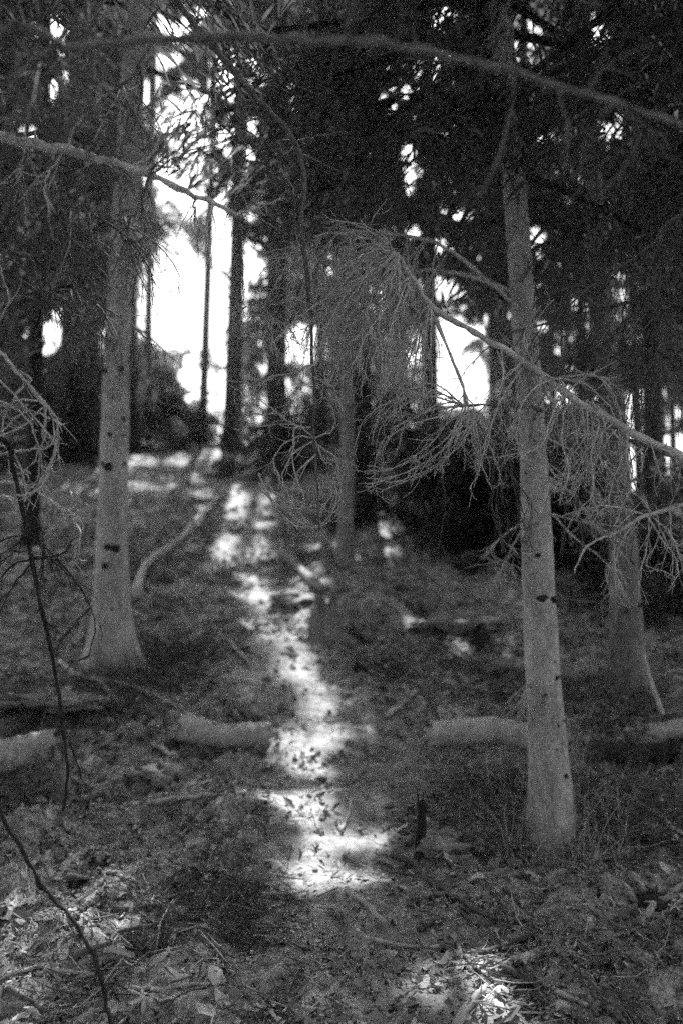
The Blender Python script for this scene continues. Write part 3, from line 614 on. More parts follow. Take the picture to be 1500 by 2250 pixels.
# the hanging stem
st = [LT[1] + np.array([0, 0, P(-140, 960, 2.8)[2] - LT[1][2]]), P(-20, 960, 2.85), P(30, 1040, 2.9), P(58, 1150, 2.92), P(82, 1290, 2.95), P(108, 1400, 3.0), P(124, 1500, 3.05), P(140, 1600, 3.1), P(150, 1700, 3.12), P(140, 1780, 3.15)]
sp = []
for px in ([(65, 1185), (130, 1230), (188, 1310), (208, 1380), (192, 1445)], [(60, 1180), (30, 1200), (-20, 1240)], [(70, 1225), (20, 1250), (-40, 1330)], [(68, 1240), (30, 1290), (-10, 1360)], [(62, 1180), (90, 1200), (95, 1270)], [(75, 1225), (130, 1220), (170, 1180)],
           [(45, 1100), (90, 1160), (95, 1240), (90, 1290)], [(72, 1230), (110, 1230), (150, 1260), (205, 1300)], [(100, 1360), (125, 1390)], [(60, 1180), (20, 1180), (-30, 1220)], [(152, 1620), (175, 1700), (195, 1745)], [(66, 1210), (20, 1220), (-30, 1270)], [(205, 1325), (160, 1380), (140, 1405)], [(195, 1440), (160, 1455), (145, 1450)]):
    sp.append(S(px, 2.92 if px[0][1] < 1500 else 3.1, 4, .09, r0=.0034, n=10, start=.3, curl=.6))
branch(LT, st, .0085, .0045, sp, m='twig_black', label='long dark dead branch hanging almost to the floor on the left')
# upper left branch
st = [LT[1] + np.array([0, 0, P(-200, 285, 2.6)[2] - LT[1][2]]), P(-60, 300, 2.6), P(50, 312, 2.6), P(140, 330, 2.6), P(210, 348, 2.6), P(290, 368, 2.62), P(360, 400, 2.65), P(430, 432, 2.7), P(500, 462, 2.75), P(530, 475, 2.76)]
sp = []
for px in ([(140, 330), (160, 270), (205, 225), (245, 208), (265, 240), (270, 300)], [(145, 330), (190, 260), (235, 225), (262, 300)], [(150, 332), (165, 280), (220, 215), (250, 205)], [(140, 335), (120, 300), (150, 240), (200, 210)], [(150, 335), (142, 400), (145, 440)], [(280, 368), (240, 330), (290, 310)],
           [(330, 385), (322, 460), (335, 560)], [(330, 385), (310, 470), (330, 520)], [(525, 474), (528, 560), (535, 660)], [(520, 472), (560, 455), (620, 440)], [(330, 385), (380, 350), (450, 320), (560, 300)], [(140, 335), (100, 400), (110, 480)], [(60, 318), (40, 380), (60, 440)],
           [(200, 350), (190, 430), (220, 500)], [(240, 358), (270, 430), (250, 520), (200, 560)], [(290, 370), (330, 340), (350, 300), (330, 250)], [(320, 380), (360, 350), (400, 330)], [(100, 325), (130, 420), (200, 470), (280, 490)], [(430, 435), (428, 500)], [(470, 450), (455, 500), (460, 560)]):
    sp.append(S(px, 2.65, 7, .12, r0=.004, n=14, dz=rng.normal(0, .15), m='twig_dark' if rng.random() < .6 else 'twig'))
branch(LT, st, .016, .006, sp, label='thick dead branch reaching in from the upper left, pale on top', nstem=50)
# lower twiggy limbs at left, dim
for k, (pts, dd) in enumerate([([(-150, 400), (60, 430), (200, 470), (330, 560)], 3.1), ([(-150, 560), (40, 560), (180, 520), (300, 470)], 3.4), ([(-150, 250), (20, 180), (120, 100), (200, 0)], 2.2), ([(-150, 500), (50, 620), (150, 640), (240, 680)], 3.6), ([(-150, 330), (40, 300), (170, 250), (280, 180), (320, 120)], 3.0)]):
    base3 = LT[1] + np.array([0, 0, P(*pts[0], dd)[2] - LT[1][2]]); c = crom(np.array(pts, float), 30); sp = []
    for q in range(14):
        u0, v0 = c[rng.integers(8, 29)]; a = rng.normal(0, 60)
        sp.append(S([(u0, v0), (u0 + 20 + a * .4, v0 + 40), (u0 + 30 + a * .8, v0 + 100), (u0 + 20 + a, v0 + 160)], dd, 8, .13, r0=.0036, n=9, dz=rng.normal(0, .25)))
    branch(LT, [base3] + [P(u, v, dd) for u, v in pts[1:]], .010, .003, sp, m='twig_dark', nstem=26)
# the close soft branch right across the top
st = [LT[1] + np.array([.05, -.1, P(-260, 140, 1.75)[2] - LT[1][2]]), P(-60, 118, 1.7), P(160, 112, 1.7), P(350, 92, 1.7), P(600, 86, 1.7), P(760, 90, 1.7), P(870, 96, 1.72), P(1000, 130, 1.74), P(1150, 168, 1.76), P(1280, 214, 1.8), P(1400, 246, 1.82), P(1600, 320, 1.85)]
sp = []
for px in ([(450, 92), (420, 40), (480, -60)], [(870, 96), (880, 30), (860, -40)], [(1130, 165), (1118, 250), (1090, 350), (1060, 420), (1038, 450)], [(1280, 214), (1330, 150), (1420, 100)], [(1350, 230), (1420, 280), (1480, 330)], [(200, 110), (190, 200), (180, 260)], [(1230, 200), (1245, 300), (1235, 380)],
           [(760, 90), (765, 40), (790, -30)], [(680, 88), (672, 50), (690, 0)], [(1340, 235), (1280, 330), (1270, 420)], [(20, 180), (120, 100), (220, 10), (300, -60)], [(1400, 246), (1390, 330), (1330, 420)]):
    sp.append(S(px, 1.78, 4, .07, r0=.0035, n=12, m='twig_dark'))
branch(LT, st, .0100, .0065, sp, m='twig_dark', label='near dead branch crossing the whole top of the view, out of focus', nstem=60)
# dark branch from the top down to the hanging basket
st = [LT[1] + np.array([0, 0, P(-100, -420, 3.1)[2] - LT[1][2]]), P(220, -180, 3.1), P(430, 60, 3.1), P(500, 140, 3.1), P(570, 222, 3.1), P(648, 312, 3.1), P(668, 400, 3.12), P(664, 500, 3.15), P(678, 640, 3.2), P(684, 770, 3.2), P(690, 880, 3.2), P(688, 960, 3.2), P(696, 1060, 3.2), P(702, 1165, 3.2)]
sp = []
for px in ([(688, 960), (640, 965), (600, 1010), (615, 1060)], [(690, 965), (735, 940), (725, 890), (700, 860)], [(690, 970), (640, 1000), (618, 1070), (640, 1130)], [(690, 1000), (650, 1050), (640, 1120)], [(692, 975), (740, 1010), (735, 1070), (700, 1140)], [(690, 960), (710, 1010), (740, 1040), (728, 1110)],
           [(570, 1042), (600, 1105), (655, 1158), (712, 1148), (748, 1080), (735, 1000)], [(590, 1060), (640, 1130), (700, 1160), (740, 1120)], [(620, 1070), (680, 1080), (740, 1060)], [(565, 1060), (620, 1115), (700, 1110), (745, 1080)], [(600, 1010), (640, 1100), (690, 1168)], [(680, 940), (630, 932), (570, 935), (530, 922)],
           [(688, 960), (650, 940), (645, 1010), (660, 1080)], [(640, 930), (600, 900), (560, 870), (540, 830)], [(560, 880), (540, 905), (580, 912), (630, 905)], [(550, 820), (530, 860), (545, 900)], [(600, 830), (560, 850), (560, 900)], [(700, 1165), (740, 1100), (720, 1040)],
           [(648, 312), (700, 300), (760, 290)], [(650, 320), (610, 360), (640, 410), (650, 480)], [(650, 330), (700, 355), (750, 380)], [(668, 420), (660, 480), (630, 540)], [(590, 250), (560, 260), (500, 250)], [(570, 222), (540, 230), (520, 300)], [(664, 500), (700, 560), (690, 620)], [(670, 560), (620, 600), (590, 660)],
           [(500, 140), (450, 240), (480, 320)], [(648, 312), (620, 310), (560, 330), (520, 360)], [(685, 800), (640, 820), (580, 830), (545, 850)], [(688, 830), (730, 850), (745, 900)]):
    sp.append(S(px, 3.2, 6, .09, r0=.0035, n=14, m='twig' if px[0][1] > 500 else 'twig_dark', dz=rng.normal(0, .12), curl=1.2))
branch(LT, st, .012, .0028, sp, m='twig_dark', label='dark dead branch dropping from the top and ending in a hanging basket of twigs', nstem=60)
# dim mass of twigs in the middle, a step further back, carried by the nearest right trunk
T2t = (T2[0], T2[1])
for k, (pts, dd, mm) in enumerate([([(1148, 690), (1000, 560), (900, 520), (760, 510), (690, 520)], 4.4, 'twig'), ([(1146, 650), (1000, 600), (880, 600), (740, 640), (620, 660)], 4.7, 'twig'), ([(1140, 560), (980, 480), (820, 430), (640, 440)], 4.8, 'twig_dark'),
                                   ([(1132, 450), (1000, 330), (850, 300), (700, 330), (560, 380)], 4.9, 'twig_dark'), ([(1122, 330), (980, 210), (800, 180), (620, 250)], 5.0, 'twig_dark'), ([(1130, 420), (1260, 330), (1400, 360), (1480, 420)], 5.0, 'twig_dark'), ([(1140, 560), (1240, 470), (1380, 480), (1500, 560)], 5.2, 'twig_dark'), ([(1100, 60), (960, 0), (800, 40), (650, 60)], 5.0, 'twig_dark'), ([(1112, 210), (1220, 130), (1350, 160), (1480, 250)], 5.0, 'twig_dark')]):
    c = crom(np.array(pts, float), 30); sp = []
    for q in range(19):
        u0, v0 = c[rng.integers(8, 29)]; a = rng.normal(0, 50)
        sp.append(S([(u0, v0), (u0 - 18 + a * .4, v0 + 45), (u0 - 25 + a * .8, v0 + 100), (u0 - 30 + a, v0 + 170)], dd, 9, .17, r0=.0042, n=9, dz=rng.normal(0, .3)))
    x0 = T2[3](P(*pts[0], T2[2])[2])[0]; b3 = np.array([x0[0], x0[1], P(*pts[0], T2[2])[2]])
    branch(T2t, [b3] + [P(u, v, dd) for u, v in pts[1:]], .012, .003, sp, m=mm, nstem=28)
# twigs straight off the nearest right trunk
for k, pts in enumerate([[(1205, 1050), (1262, 1092), (1300, 1150)], [(1208, 1128), (1260, 1180), (1330, 1238), (1372, 1315)], [(1208, 1130), (1300, 1150), (1400, 1160)], [(1205, 1060), (1250, 1040), (1300, 1090), (1330, 1100)], [(1212, 1316), (1270, 1318), (1330, 1328)], [(1218, 1486), (1250, 1488), (1285, 1492)], [(1222, 1582), (1262, 1588), (1300, 1600)],
                         [(1150, 1150), (1100, 1180), (1060, 1230)], [(1150, 1160), (1110, 1230), (1100, 1260)], [(1160, 1500), (1150, 1560)]]):
    dd = T2[2] - .05; x0, _ = T2[3](P(*pts[0], dd)[2]); b3 = np.array([x0[0], x0[1], P(*pts[0], dd)[2]])
    pp = [b3] + [P(u, v, dd) for u, v in pts]; dk = 4 <= k <= 6
    sp = [] if dk else [S([pts[-2], ((pts[-2][0] + pts[-1][0]) / 2 + rng.normal(0, 25), pts[-2][1] + 40), (pts[-1][0] + rng.normal(0, 40), pts[-1][1] + 20)], dd, 6, .14, r0=.0035, n=8) for q in range(3)]
    branch(T2t, pp, .007 if dk else .006, .003, sp, m='twig_dark' if dk else 'twig', nstem=16)
# dead limbs high on the left trunk and others
for (T, lst) in ((T1, [[(275, 560), (330, 520), (400, 560)], [(260, 620), (190, 560), (120, 560)], [(270, 480), (200, 400), (110, 380)], [(268, 700), (330, 740), (390, 800)], [(280, 350), (360, 300), (440, 330), (520, 420)], [(285, 260), (380, 200), (500, 210), (600, 280)], [(295, 120), (220, 60), (120, 60)], [(262, 760), (210, 740), (150, 790)]]),
                 (T4, [[(762, 800), (700, 760), (640, 790)], [(760, 700), (820, 650), (880, 680)], [(760, 620), (700, 560), (620, 580)], [(762, 900), (820, 880), (860, 930)], [(758, 480), (840, 420), (930, 450)], [(758, 380), (690, 300), (600, 320)]]),
                 (T3, [[(1345, 900), (1290, 880), (1240, 920)], [(1335, 800), (1400, 760), (1460, 800)], [(1325, 700), (1260, 640), (1180, 650)], [(1312, 560), (1400, 500), (1480, 520)], [(1360, 1080), (1420, 1040), (1480, 1080)]])):
    for pts in lst:
        dd = T[2]; x0, _ = T[3](P(*pts[0], dd)[2]); b3 = np.array([x0[0], x0[1], P(*pts[0], dd)[2]]); c = crom(np.array(pts, float), 20); sp = []
        for q in range(7):
            u0, v0 = c[rng.integers(5, 19)]; a = rng.normal(0, 25)
            sp.append(S([(u0, v0), (u0 + a * .5, v0 + 30), (u0 + a, v0 + 70), (u0 + a, v0 + 100)], dd, 8, .22, r0=.005, n=8, dz=rng.normal(0, .4)))
        branch((T[0], T[1]), [b3] + [P(u, v, dd + rng.normal(0, .2)) for u, v in pts[1:]], .016, .005, sp, m='twig_dark', nstem=16)

# ------------------------------------------------------------------ logs, stumps, sticks, stones on the floor
def on_ground(u, v, lift): p = hit(u, v); return np.array([p[0], p[1], float(G(p[0], p[1])) + lift])
def log(a, b, rpx, m, label, seed, hollow=False, sink=.35, name='log'):
    A = hit(*a); B = hit(*b); d = float(((A + B) / 2 - CAM) @ FWD); r = rpx * d / FOC
    n = 26; s = np.linspace(0, 1, n); pts = A[None] * (1 - s[:, None]) + B[None] * s[:, None]
    zg = G(pts[:, 0], pts[:, 1]); pts[:, 2] = np.polyval(np.polyfit(s, zg, 1), s) + r * (1 - sink)
    pts[:, 2] += r * .25 * np.sin(s * 5 + seed)
    k = 22; th = np.linspace(0, 2 * np.pi, k, endpoint=False); t = (B - A) / np.linalg.norm(B - A); a_ = np.cross(t, [0, 0, 1.0]); a_ /= np.linalg.norm(a_); b_ = np.cross(a_, t)
    rr = r * (1 + .3 * vnoise(th[None] * 2 + seed, s[:, None] * 9) + .28 * vnoise(th[None] * 6 + seed, s[:, None] * 30)) * (1 - .15 * s[:, None])
    endj = r * .9 * vnoise(th * 5 + seed, th * 0 + 3)
    V_ = pts[:, None] + rr[..., None] * (np.cos(th)[None, :, None] * a_ + np.sin(th)[None, :, None] * b_)
    V_[0] += endj[:, None] * t; V_[-1] += endj[:, None] * t
    V_ = V_.reshape(-1, 3); i = np.arange(n - 1)[:, None] * k; j = np.arange(k)[None]; j2 = (j + 1) % k
    mb = MB(); mb.add(V_, np.stack([i + j, i + j2, i + k + j2, i + k + j], -1).reshape(-1, 4))
    org = pts[0]; t_ = empty(name, org, label, name)
    link('bark', mb.mesh('bark', M[m], origin=org), t_)
    for e, sg in ((0, 1), (n - 1, -1)):
        rim = V_.reshape(n, k, 3)[e]; c = rim.mean(0); ins = .5 if hollow else .03
        inner = c + (rim - c) * .72 + t * sg * (r * ins); cc = inner.mean(0) + t * sg * r * (2 if hollow else .0)
        W_ = np.vstack([rim, inner, cc[None]]); jj = np.arange(k); jk = (jj + 1) % k
        link('broken_end', mesh('broken_end', W_ - org, [np.stack([jj, jk, k + jk, k + jj], -1), np.stack([k + jj, k + jk, np.full(k, 2 * k)], -1)], M['knot'] if hollow else M['wood_pale'] if m == 'wood_pale' else M['moss']), t_)
    return t_
log((400, 1622), (585, 1640), 30, 'bark', 'short pale-topped log with crumbling end, left of the sunlit path', 2, sink=.1)
log((950, 1630), (1200, 1660), 33, 'bark', 'hollow dark-ended log running behind the nearest right trunk', 5, hollow=True, sink=-.1)
log((-140, 1710), (112, 1660), 42, 'bark', 'thick pale log end poking in at the left edge', 8)
log((1425, 1600), (1640, 1625), 22, 'wood_pale', 'pale clean-cut log end at the right edge', 11, sink=.0)
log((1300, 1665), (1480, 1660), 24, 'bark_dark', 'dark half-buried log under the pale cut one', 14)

def post(u, v0, v1, wpx, m, label, name, seed):
    p = hit(u, v0); d = float((p - CAM) @ FWD); r = wpx / 2 * d / FOC; h = (v0 - v1) * d / FOC
    mb = MB(); z = np.linspace(-.05, h, 14); n = len(z); k = 14
    th = np.linspace(0, 2 * np.pi, k, endpoint=False); rr = r * (1.3 - .4 * np.linspace(0, 1, n)[:, None]) * (1 + .6 * vnoise(th[None] * 3 + seed, z[:, None] * 14))
    zz = z[:, None] + np.where(np.arange(n)[:, None] == n - 1, h * .7 * vnoise(th[None] * 3, th[None] * 0 + seed), 0)
    V_ = np.stack([rr * np.cos(th) + .05 * h * np.linspace(0, 1, n)[:, None], rr * np.sin(th), zz], -1).reshape(-1, 3); V_ = np.vstack([V_, [[.05 * h, 0, h * .85]]])
    i = np.arange(n - 1)[:, None] * k; j = np.arange(k)[None]; j2 = (j + 1) % k; jj = np.arange(k)
    me = mesh(name, V_, [np.stack([i + j, i + j2, i + k + j2, i + k + j], -1).reshape(-1, 4), np.stack([(n - 1) * k + jj, (n - 1) * k + (jj + 1) % k, np.full(k, n * k)], -1)], M[m])
    link(name, me, loc=p, label=label, cat='stump')
post(132, 1762, 1655, 36, 'moss', 'short upright broken stump by the thick left log', 'broken_stump', 1)
post(922, 1880, 1772, 20, 'bark_dark', 'thin upright snapped sapling stub beside the sunlit path', 'sapling_stump', 2)

post(712, 1402, 1318, 58, 'bark_dim', 'low mossy rotten stump at the right edge of the upper sun patch', 'rotten_stump', 4)
STK = [([(325, 1768), (420, 1757), (540, 1745)], 12, 'twig', 'long level pale stick on bare litter left of the path'),
       ([(135, 1790), (175, 1765), (222, 1750)], 13, 'twig_dark', 'short dark stick at the foot of the broken stump'),
       ([(858, 1878), (960, 1950), (1085, 2028)], 17, 'twig_dark', 'long dark stick slanting down from the sapling stub'),
       ([(780, 2045), (830, 2075), (900, 2085), (972, 2082)], 12, 'twig', 'curved pale stick bowed across the lower middle'),
       ([(1035, 2100), (1110, 2085), (1180, 2060)], 14, 'twig_dark', 'dark rough stick lying level below the long slanting stick'),
       ([(1098, 2125), (1150, 2158), (1195, 2195)], 18, 'twig_dark', 'short thick black stick at the edge of the lower sun patch'),
       ([(1000, 2265), (1030, 2215), (1062, 2180)], 21, 'wood_pale', 'thick pale stick end at the bottom edge in the sun patch'),
       ([(848, 1578), (885, 1550), (915, 1520)], 15, 'wood_pale', 'short straight pale stick right of the sunlit path'),
       ([(1405, 2030), (1455, 1985), (1540, 1925)], 17, 'bark', 'stout grey stick running out at the lower right edge'),
       ([(10, 2145), (95, 2128)], 11, 'wood_pale', 'pale straight stick at the lower left edge'),
       ([(115, 2132), (165, 2140), (212, 2150)], 11, 'twig', 'pale stick touching the thin dark stem at lower left'),
       ([(290, 2180), (400, 2172), (482, 2160)], 9, 'twig', 'thin long stick lying level at lower left'),
       ([(150, 2110), (270, 2060), (415, 2005)], 11, 'twig_dark', 'long dark stick leading up to the black burrow hole'),
       ([(240, 1918), (270, 1928), (302, 1944)], 9, 'wood_pale', 'small bright stick between the thin stem and the leaves'),
       ([(150, 1923), (195, 1934)], 9, 'twig', 'small wavy stick left of the small bright one'),
       ([(1105, 1955), (1130, 1980), (1152, 2005)], 11, 'twig_dark', 'small dark stick below the pale leaf clump'),
       ([(1328, 1485), (1390, 1508), (1442, 1538)], 11, 'twig', 'pale stick crossing in front of the dim right trunk'),
       ([(1370, 1612), (1420, 1600), (1450, 1600)], 9, 'twig', 'thin stick resting against the pale cut log'),
       ([(480, 1395), (520, 1430), (550, 1468)], 11, 'bark', 'grey stick with a knob at its lower end beside the path'),
       ([(300, 1335), (310, 1275), (330, 1250), (390, 1200), (440, 1150), (480, 1090)], 17, 'twig', 'long bent pale branch lying up the slope left of the path'),
       ([(310, 1515), (360, 1540), (402, 1565)], 11, 'bark', 'grey stick below the brush at the left trunk'),
       ([(220, 1500), (250, 1535), (282, 1580)], 10, 'twig', 'pale stick slanting out of the brush left'),
       ([(130, 1455), (190, 1500), (260, 1500), (330, 1535)], 11, 'twig', 'crooked pale branch at the flared foot of the left trunk'),
       ([(1290, 1700), (1400, 1770), (1520, 1850)], 13, 'twig', 'long pale branch slanting to the right edge'),
       ([(1310, 1760), (1420, 1830), (1520, 1900)], 10, 'twig_dark', 'long dim branch just below the pale slanting one'),
       ([(1220, 2180), (1255, 2198), (1290, 2215)], 13, 'wood_pale', 'short pale stick near the bottom right'),
       ([(338, 1638), (360, 1652), (386, 1666)], 11, 'wood_pale', 'short pale stick below the mossy log'),
       ([(618, 1215), (660, 1260), (712, 1312)], 24, 'moss', 'mossy root crossing the slope right of the upper path'),
       ([(330, 1992), (370, 1975), (425, 1958)], 9, 'twig', 'light stick on top of the pile by the burrow hole'),
       ([(245, 1998), (320, 1995), (392, 1988)], 9, 'twig_dark', 'dark level stick in the pile by the burrow hole'),
       ([(770, 1755), (765, 1790), (750, 1832)], 8, 'wood_pale', 'thin white stick standing out in the sun patch'),
       ([(690, 1775), (692, 1800), (702, 1830)], 8, 'wood_pale', 'tiny white stick left of the other in the sun patch'),
       ([(760, 1960), (800, 1990), (850, 2040)], 16, 'wood_pale', 'broad pale bark strip below the lower sun patch'),
       ([(920, 2050), (950, 2030), (970, 2020)], 12, 'twig_dark', 'stubby dark stick above the bowed pale one'),
       ([(1000, 2085), (1030, 2115), (1052, 2140)], 12, 'twig_dark', 'dark stick entering the lower sun patch'),
       ([(290, 1700), (305, 1703), (325, 1705)], 12, 'wood_pale', 'short pale stick over the dark hollow left'),
       ([(345, 1733), (335, 1745), (328, 1758)], 9, 'wood_pale', 'tiny pale stick in front of the dark hollow'),
       ([(10, 2170), (50, 2195), (95, 2225)], 14, 'twig_dark', 'dark stick in the bottom left corner'),
       ([(1180, 1560), (1162, 1500), (1172, 1495)], 7, 'twig', 'pale hooked twig against the nearest right trunk')]
for (px, wpx, m, lab) in STK:
    c0 = crom(np.array(px, float), 12) if len(px) > 2 else np.array([np.array(px[0]) * (1 - t) + np.array(px[1]) * t for t in np.linspace(0, 1, 12)], float)
    h = np.array([hit(u, v) for u, v in c0]); d = float((h.mean(0) - CAM) @ FWD); r = wpx / 2 * d / FOC
    z = G(h[:, 0], h[:, 1]); zs = np.convolve(np.pad(z, 3, mode='edge'), np.ones(7) / 7, 'valid'); h[:, 2] = np.maximum(zs, z - r * .6) + r * .8
    mb = MB(); mb.tube(h + .12 * r * rng.standard_normal(h.shape), r * np.linspace(1.05, .7, 12) * (1 + .1 * rng.standard_normal(12)), 8)
    for q in range(rng.integers(1, 4)):
        i = rng.integers(2, 10); e = h[i] + np.array([rng.normal(0, 2.5), rng.normal(0, 2.5), 1.2 * rng.random() + .5]) * r; mb.tube(np.array([h[i], e]), [r * .4, r * .2], 5)
    o = h[0].copy(); link('stick', mb.mesh('stick', M[m], origin=o), loc=o, label=lab, cat='stick')
# standing thin stem at lower left, still rooted
mb = MB(); pts = crom([P(-60, 1700, 2.35), P(0, 1790, 2.4), P(40, 1850, 2.45), P(90, 1940, 2.5), P(150, 2010, 2.5), P(200, 2090, 2.5), P(225, 2160, 2.5), P(240, 2260, 2.5), P(238, 2420, 2.5)], 40)
add_spray(mb, pts, .0052, .0062, 7, .08, start=.1); link('dead_stem', mb.mesh('dead_stem', M['twig_black'], origin=pts[-1]), loc=pts[-1], label='thin dark stem arching down close by at lower left', cat='stem')
# stem leaning by the dim trunk
mb = MB(); pts = crom([P(1415, 1440, 5.6), P(1430, 1500, 5.5), P(1455, 1570, 5.4)], 12); mb.tube(pts, np.linspace(.007, .014, 12), 6)
link('leaning_stick', mb.mesh('leaning_stick', M['twig'], origin=pts[-1]), loc=pts[-1], label='pale stick leaning up beside the foot of the dim right trunk', cat='stick')

for q, (u, v, rp, m, lab, nm, sq) in enumerate([(558, 1570, 22, 'stone', 'small round pale-topped stone beside the mossy log', 'stone', (1, 1, .8)), (925, 1335, 26, 'bark_dim', 'dark root lump right of the upper path', 'root_lump', (1.3, 1, .6)),
                                               (350, 1708, 46, 'moss', 'mossy clod roofing the dark hollow at left', 'mossy_clod', (1.3, 1, .5)), (655, 1325, 28, 'moss', 'small dark clod between the two upper sun patches', 'mossy_clod', (1.8, 1, .4)), (790, 1475, 12, 'bark_dark', 'tiny dark clod on the path edge', 'earth_clod', (1, 1, .7)),
                                               (1050, 1425, 24, 'bark_dark', 'dark upright root knob left of the nearest trunk', 'root_lump', (.8, .8, 1.3)), (1090, 1470, 30, 'moss', 'mossy clod in the debris left of the nearest trunk', 'mossy_clod', (1.5, 1, .5)), (130, 1545, 75, 'moss', 'mossy mound under the left trunk brush', 'mossy_mound', (1.3, 1.4, .22)),
                                               (1000, 1380, 40, 'moss', 'low mossy hummock in the dappled light', 'mossy_hummock', (2, 1.2, .35)), (960, 1860, 40, 'moss', 'mossy clod behind the leaf clump', 'mossy_clod', (1.4, 1, .5)), (1440, 2000, 40, 'bark_dark', 'dark root clod under the stout grey stick', 'root_clod', (1.4, 1, .5))]):
    p = hit(u, v); d = float((p - CAM) @ FWD); r = rp * d / FOC
    link(nm, lumps(nm, None, r, M[m], q + 3, sq), loc=(p[0], p[1], float(G(p[0], p[1])) + r * sq[2] * .35), label=lab, cat=nm.replace('_', ' '))

# brush heaps: many thin twigs lying and standing about a spot
def brush(c, rad, n, L, m, label, lean=.5, r=.002, up=.6, name='brush_heap'):
    p = hit(*c); mb = MB()
    for q in range(int(n * 2.2)):
        a = rng.random() * 6.28; rr = rad * math.sqrt(rng.random()); x = p[0] + rr * math.cos(a); y = p[1] + rr * math.sin(a) * 1.2
        o = np.array([x, y, float(G(x, y)) + .0]); dd = np.array([rng.normal(0, 1), rng.normal(0, 1), up * abs(rng.normal())]); l = L * (.4 + rng.random())
        pa = twig_arc(o, dd, l, rng.normal(0, .8), perp(dd / np.linalg.norm(dd)), 5, .08)
        g_ = G(pa[:, 0], pa[:, 1]); pa[:, 2] = np.maximum(pa[:, 2], g_ + .004)
        mb.tube(pa, np.linspace(r * (.7 + rng.random()), .0009, 6), 3, cap=False)
    o = link(name, mb.mesh(name, M[m], origin=p), loc=p, label=label, cat='brush'); o['kind'] = 'stuff'
brush((360, 1470), .42, 330, .30, 'twig_dark', 'dark fan of dead twigs heaped at the right foot of the left trunk')
brush((240, 1540), .40, 260, .28, 'twig_dark', 'loose dead twigs below the left trunk')
brush((430, 1990), .26, 240, .20, 'twig_dark', 'flat pile of thin dead twigs by the burrow hole', up=.25)
brush((1235, 1850), .30, 110, .32, 'twig', 'skirt of thin dead twigs round the foot of the nearest right trunk', up=1.2, r=.0016)
brush((1340, 1800), .36, 240, .34, 'twig_dark', 'tangle of dead twigs right of the nearest right trunk', up=.9, r=.0016)
brush((1090, 1790), .34, 240, .24, 'twig_dark', 'dark twigs left of the nearest right trunk', up=.5)
brush((1340, 1540), .5, 260, .32, 'twig_dark', 'dim brush at the foot of the dim right trunk', up=.8)
brush((980, 1470), .55, 260, .24, 'twig_dark', 'broken twigs strewn right of the path', up=.2)
brush((1000, 1700), .45, 300, .20, 'twig', 'pale broken twigs below the hollow log', up=.15)
brush((60, 1700), .35, 160, .25, 'twig_dark', 'twigs hanging over the dark hollow at the left edge', up=.6)
brush((60, 1560), .55, 160, .3, 'twig_dark', 'thin dead twigs on the bank at left', up=.5)

# ------------------------------------------------------------------ fallen leaves
def leaf_mesh(kind, seed):
    r_ = np.random.default_rng(seed)
    if kind == 'maple':
        out = []
        for i in range(40):
            a = 2 * math.pi * i / 40; lobes = abs(math.cos(2.5 * (a - math.pi / 2) / 1.0)); rr = .30 + .70 * lobes ** 1.3
            if math.cos(a + math.pi / 2) > .86: rr = .22
            rr *= 1 + .10 * math.sin(a * 20) ; out.append((rr * math.cos(a) * .5, rr * math.sin(a) * .5))
    else:
        out = []
        for i in range(20):
            a = 2 * math.pi * i / 20; out.append((.5 * math.cos(a), .30 * math.sin(a) * (1 - .3 * math.cos(a)) * (1 + .06 * r_.standard_normal())))
    o = np.array(out); n = len(o); rings = [o * s for s in (.4, .75, 1.0)]
    P2 = np.vstack([[[0, 0]]] + rings); ph = r_.random(3) * 6
    z = .16 * np.sin(P2[:, 0] * 5 + ph[0]) * .6 + .22 * (P2 ** 2).sum(1) * math.copysign(1, r_.standard_normal()) * 1.4 + .07 * np.sin(P2[:, 1] * 9 + ph[1]) - .05 * np.abs(P2[:, 1])
    V_ = np.column_stack([P2, z]); j = np.arange(n); j2 = (j + 1) % n
    T_ = np.stack([0 * j, 1 + j, 1 + j2], -1); Q_ = np.vstack([np.stack([1 + k * n + j, 1 + (k + 1) * n + j, 1 + (k + 1) * n + j2, 1 + k * n + j2], -1) for k in (0, 1)])
    mb = MB(); mb.add(V_, Q_, T_); s = np.linspace(0, 1, 4)
    mb.tube(np.stack([0 * s - (.0 if kind == 'maple' else .5), -.1 - .5 * s if kind == 'maple' else 0 * s, .02 + .05 * s], -1) + (0 if kind == 'maple' else np.stack([-.2 * s, .05 * s, 0 * s], -1)), .012, 3)
    return mb
LM = {}
for kind in ('maple', 'oval'):
    for mm in ('leaf', 'leaf_dark'):
        LM[kind, mm] = [leaf_mesh(kind, s).mesh(kind + '_leaf', M[mm]) for s in range(4 if kind == 'maple' else 5)]
def put_leaf(kind, mm, x, y, size, label, group=None, tilt=.4, lift=.02):
    me = LM[kind, mm][rng.integers(len(LM[kind, mm]))]
    o = link('fallen_leaf', me, loc=(x, y, float(G(x, y)) + lift), label=label, cat='leaf', group=group)
    o.rotation_euler = (rng.normal(0, tilt), rng.normal(0, tilt), rng.random() * 6.28); o.scale = (size, size, size); return o
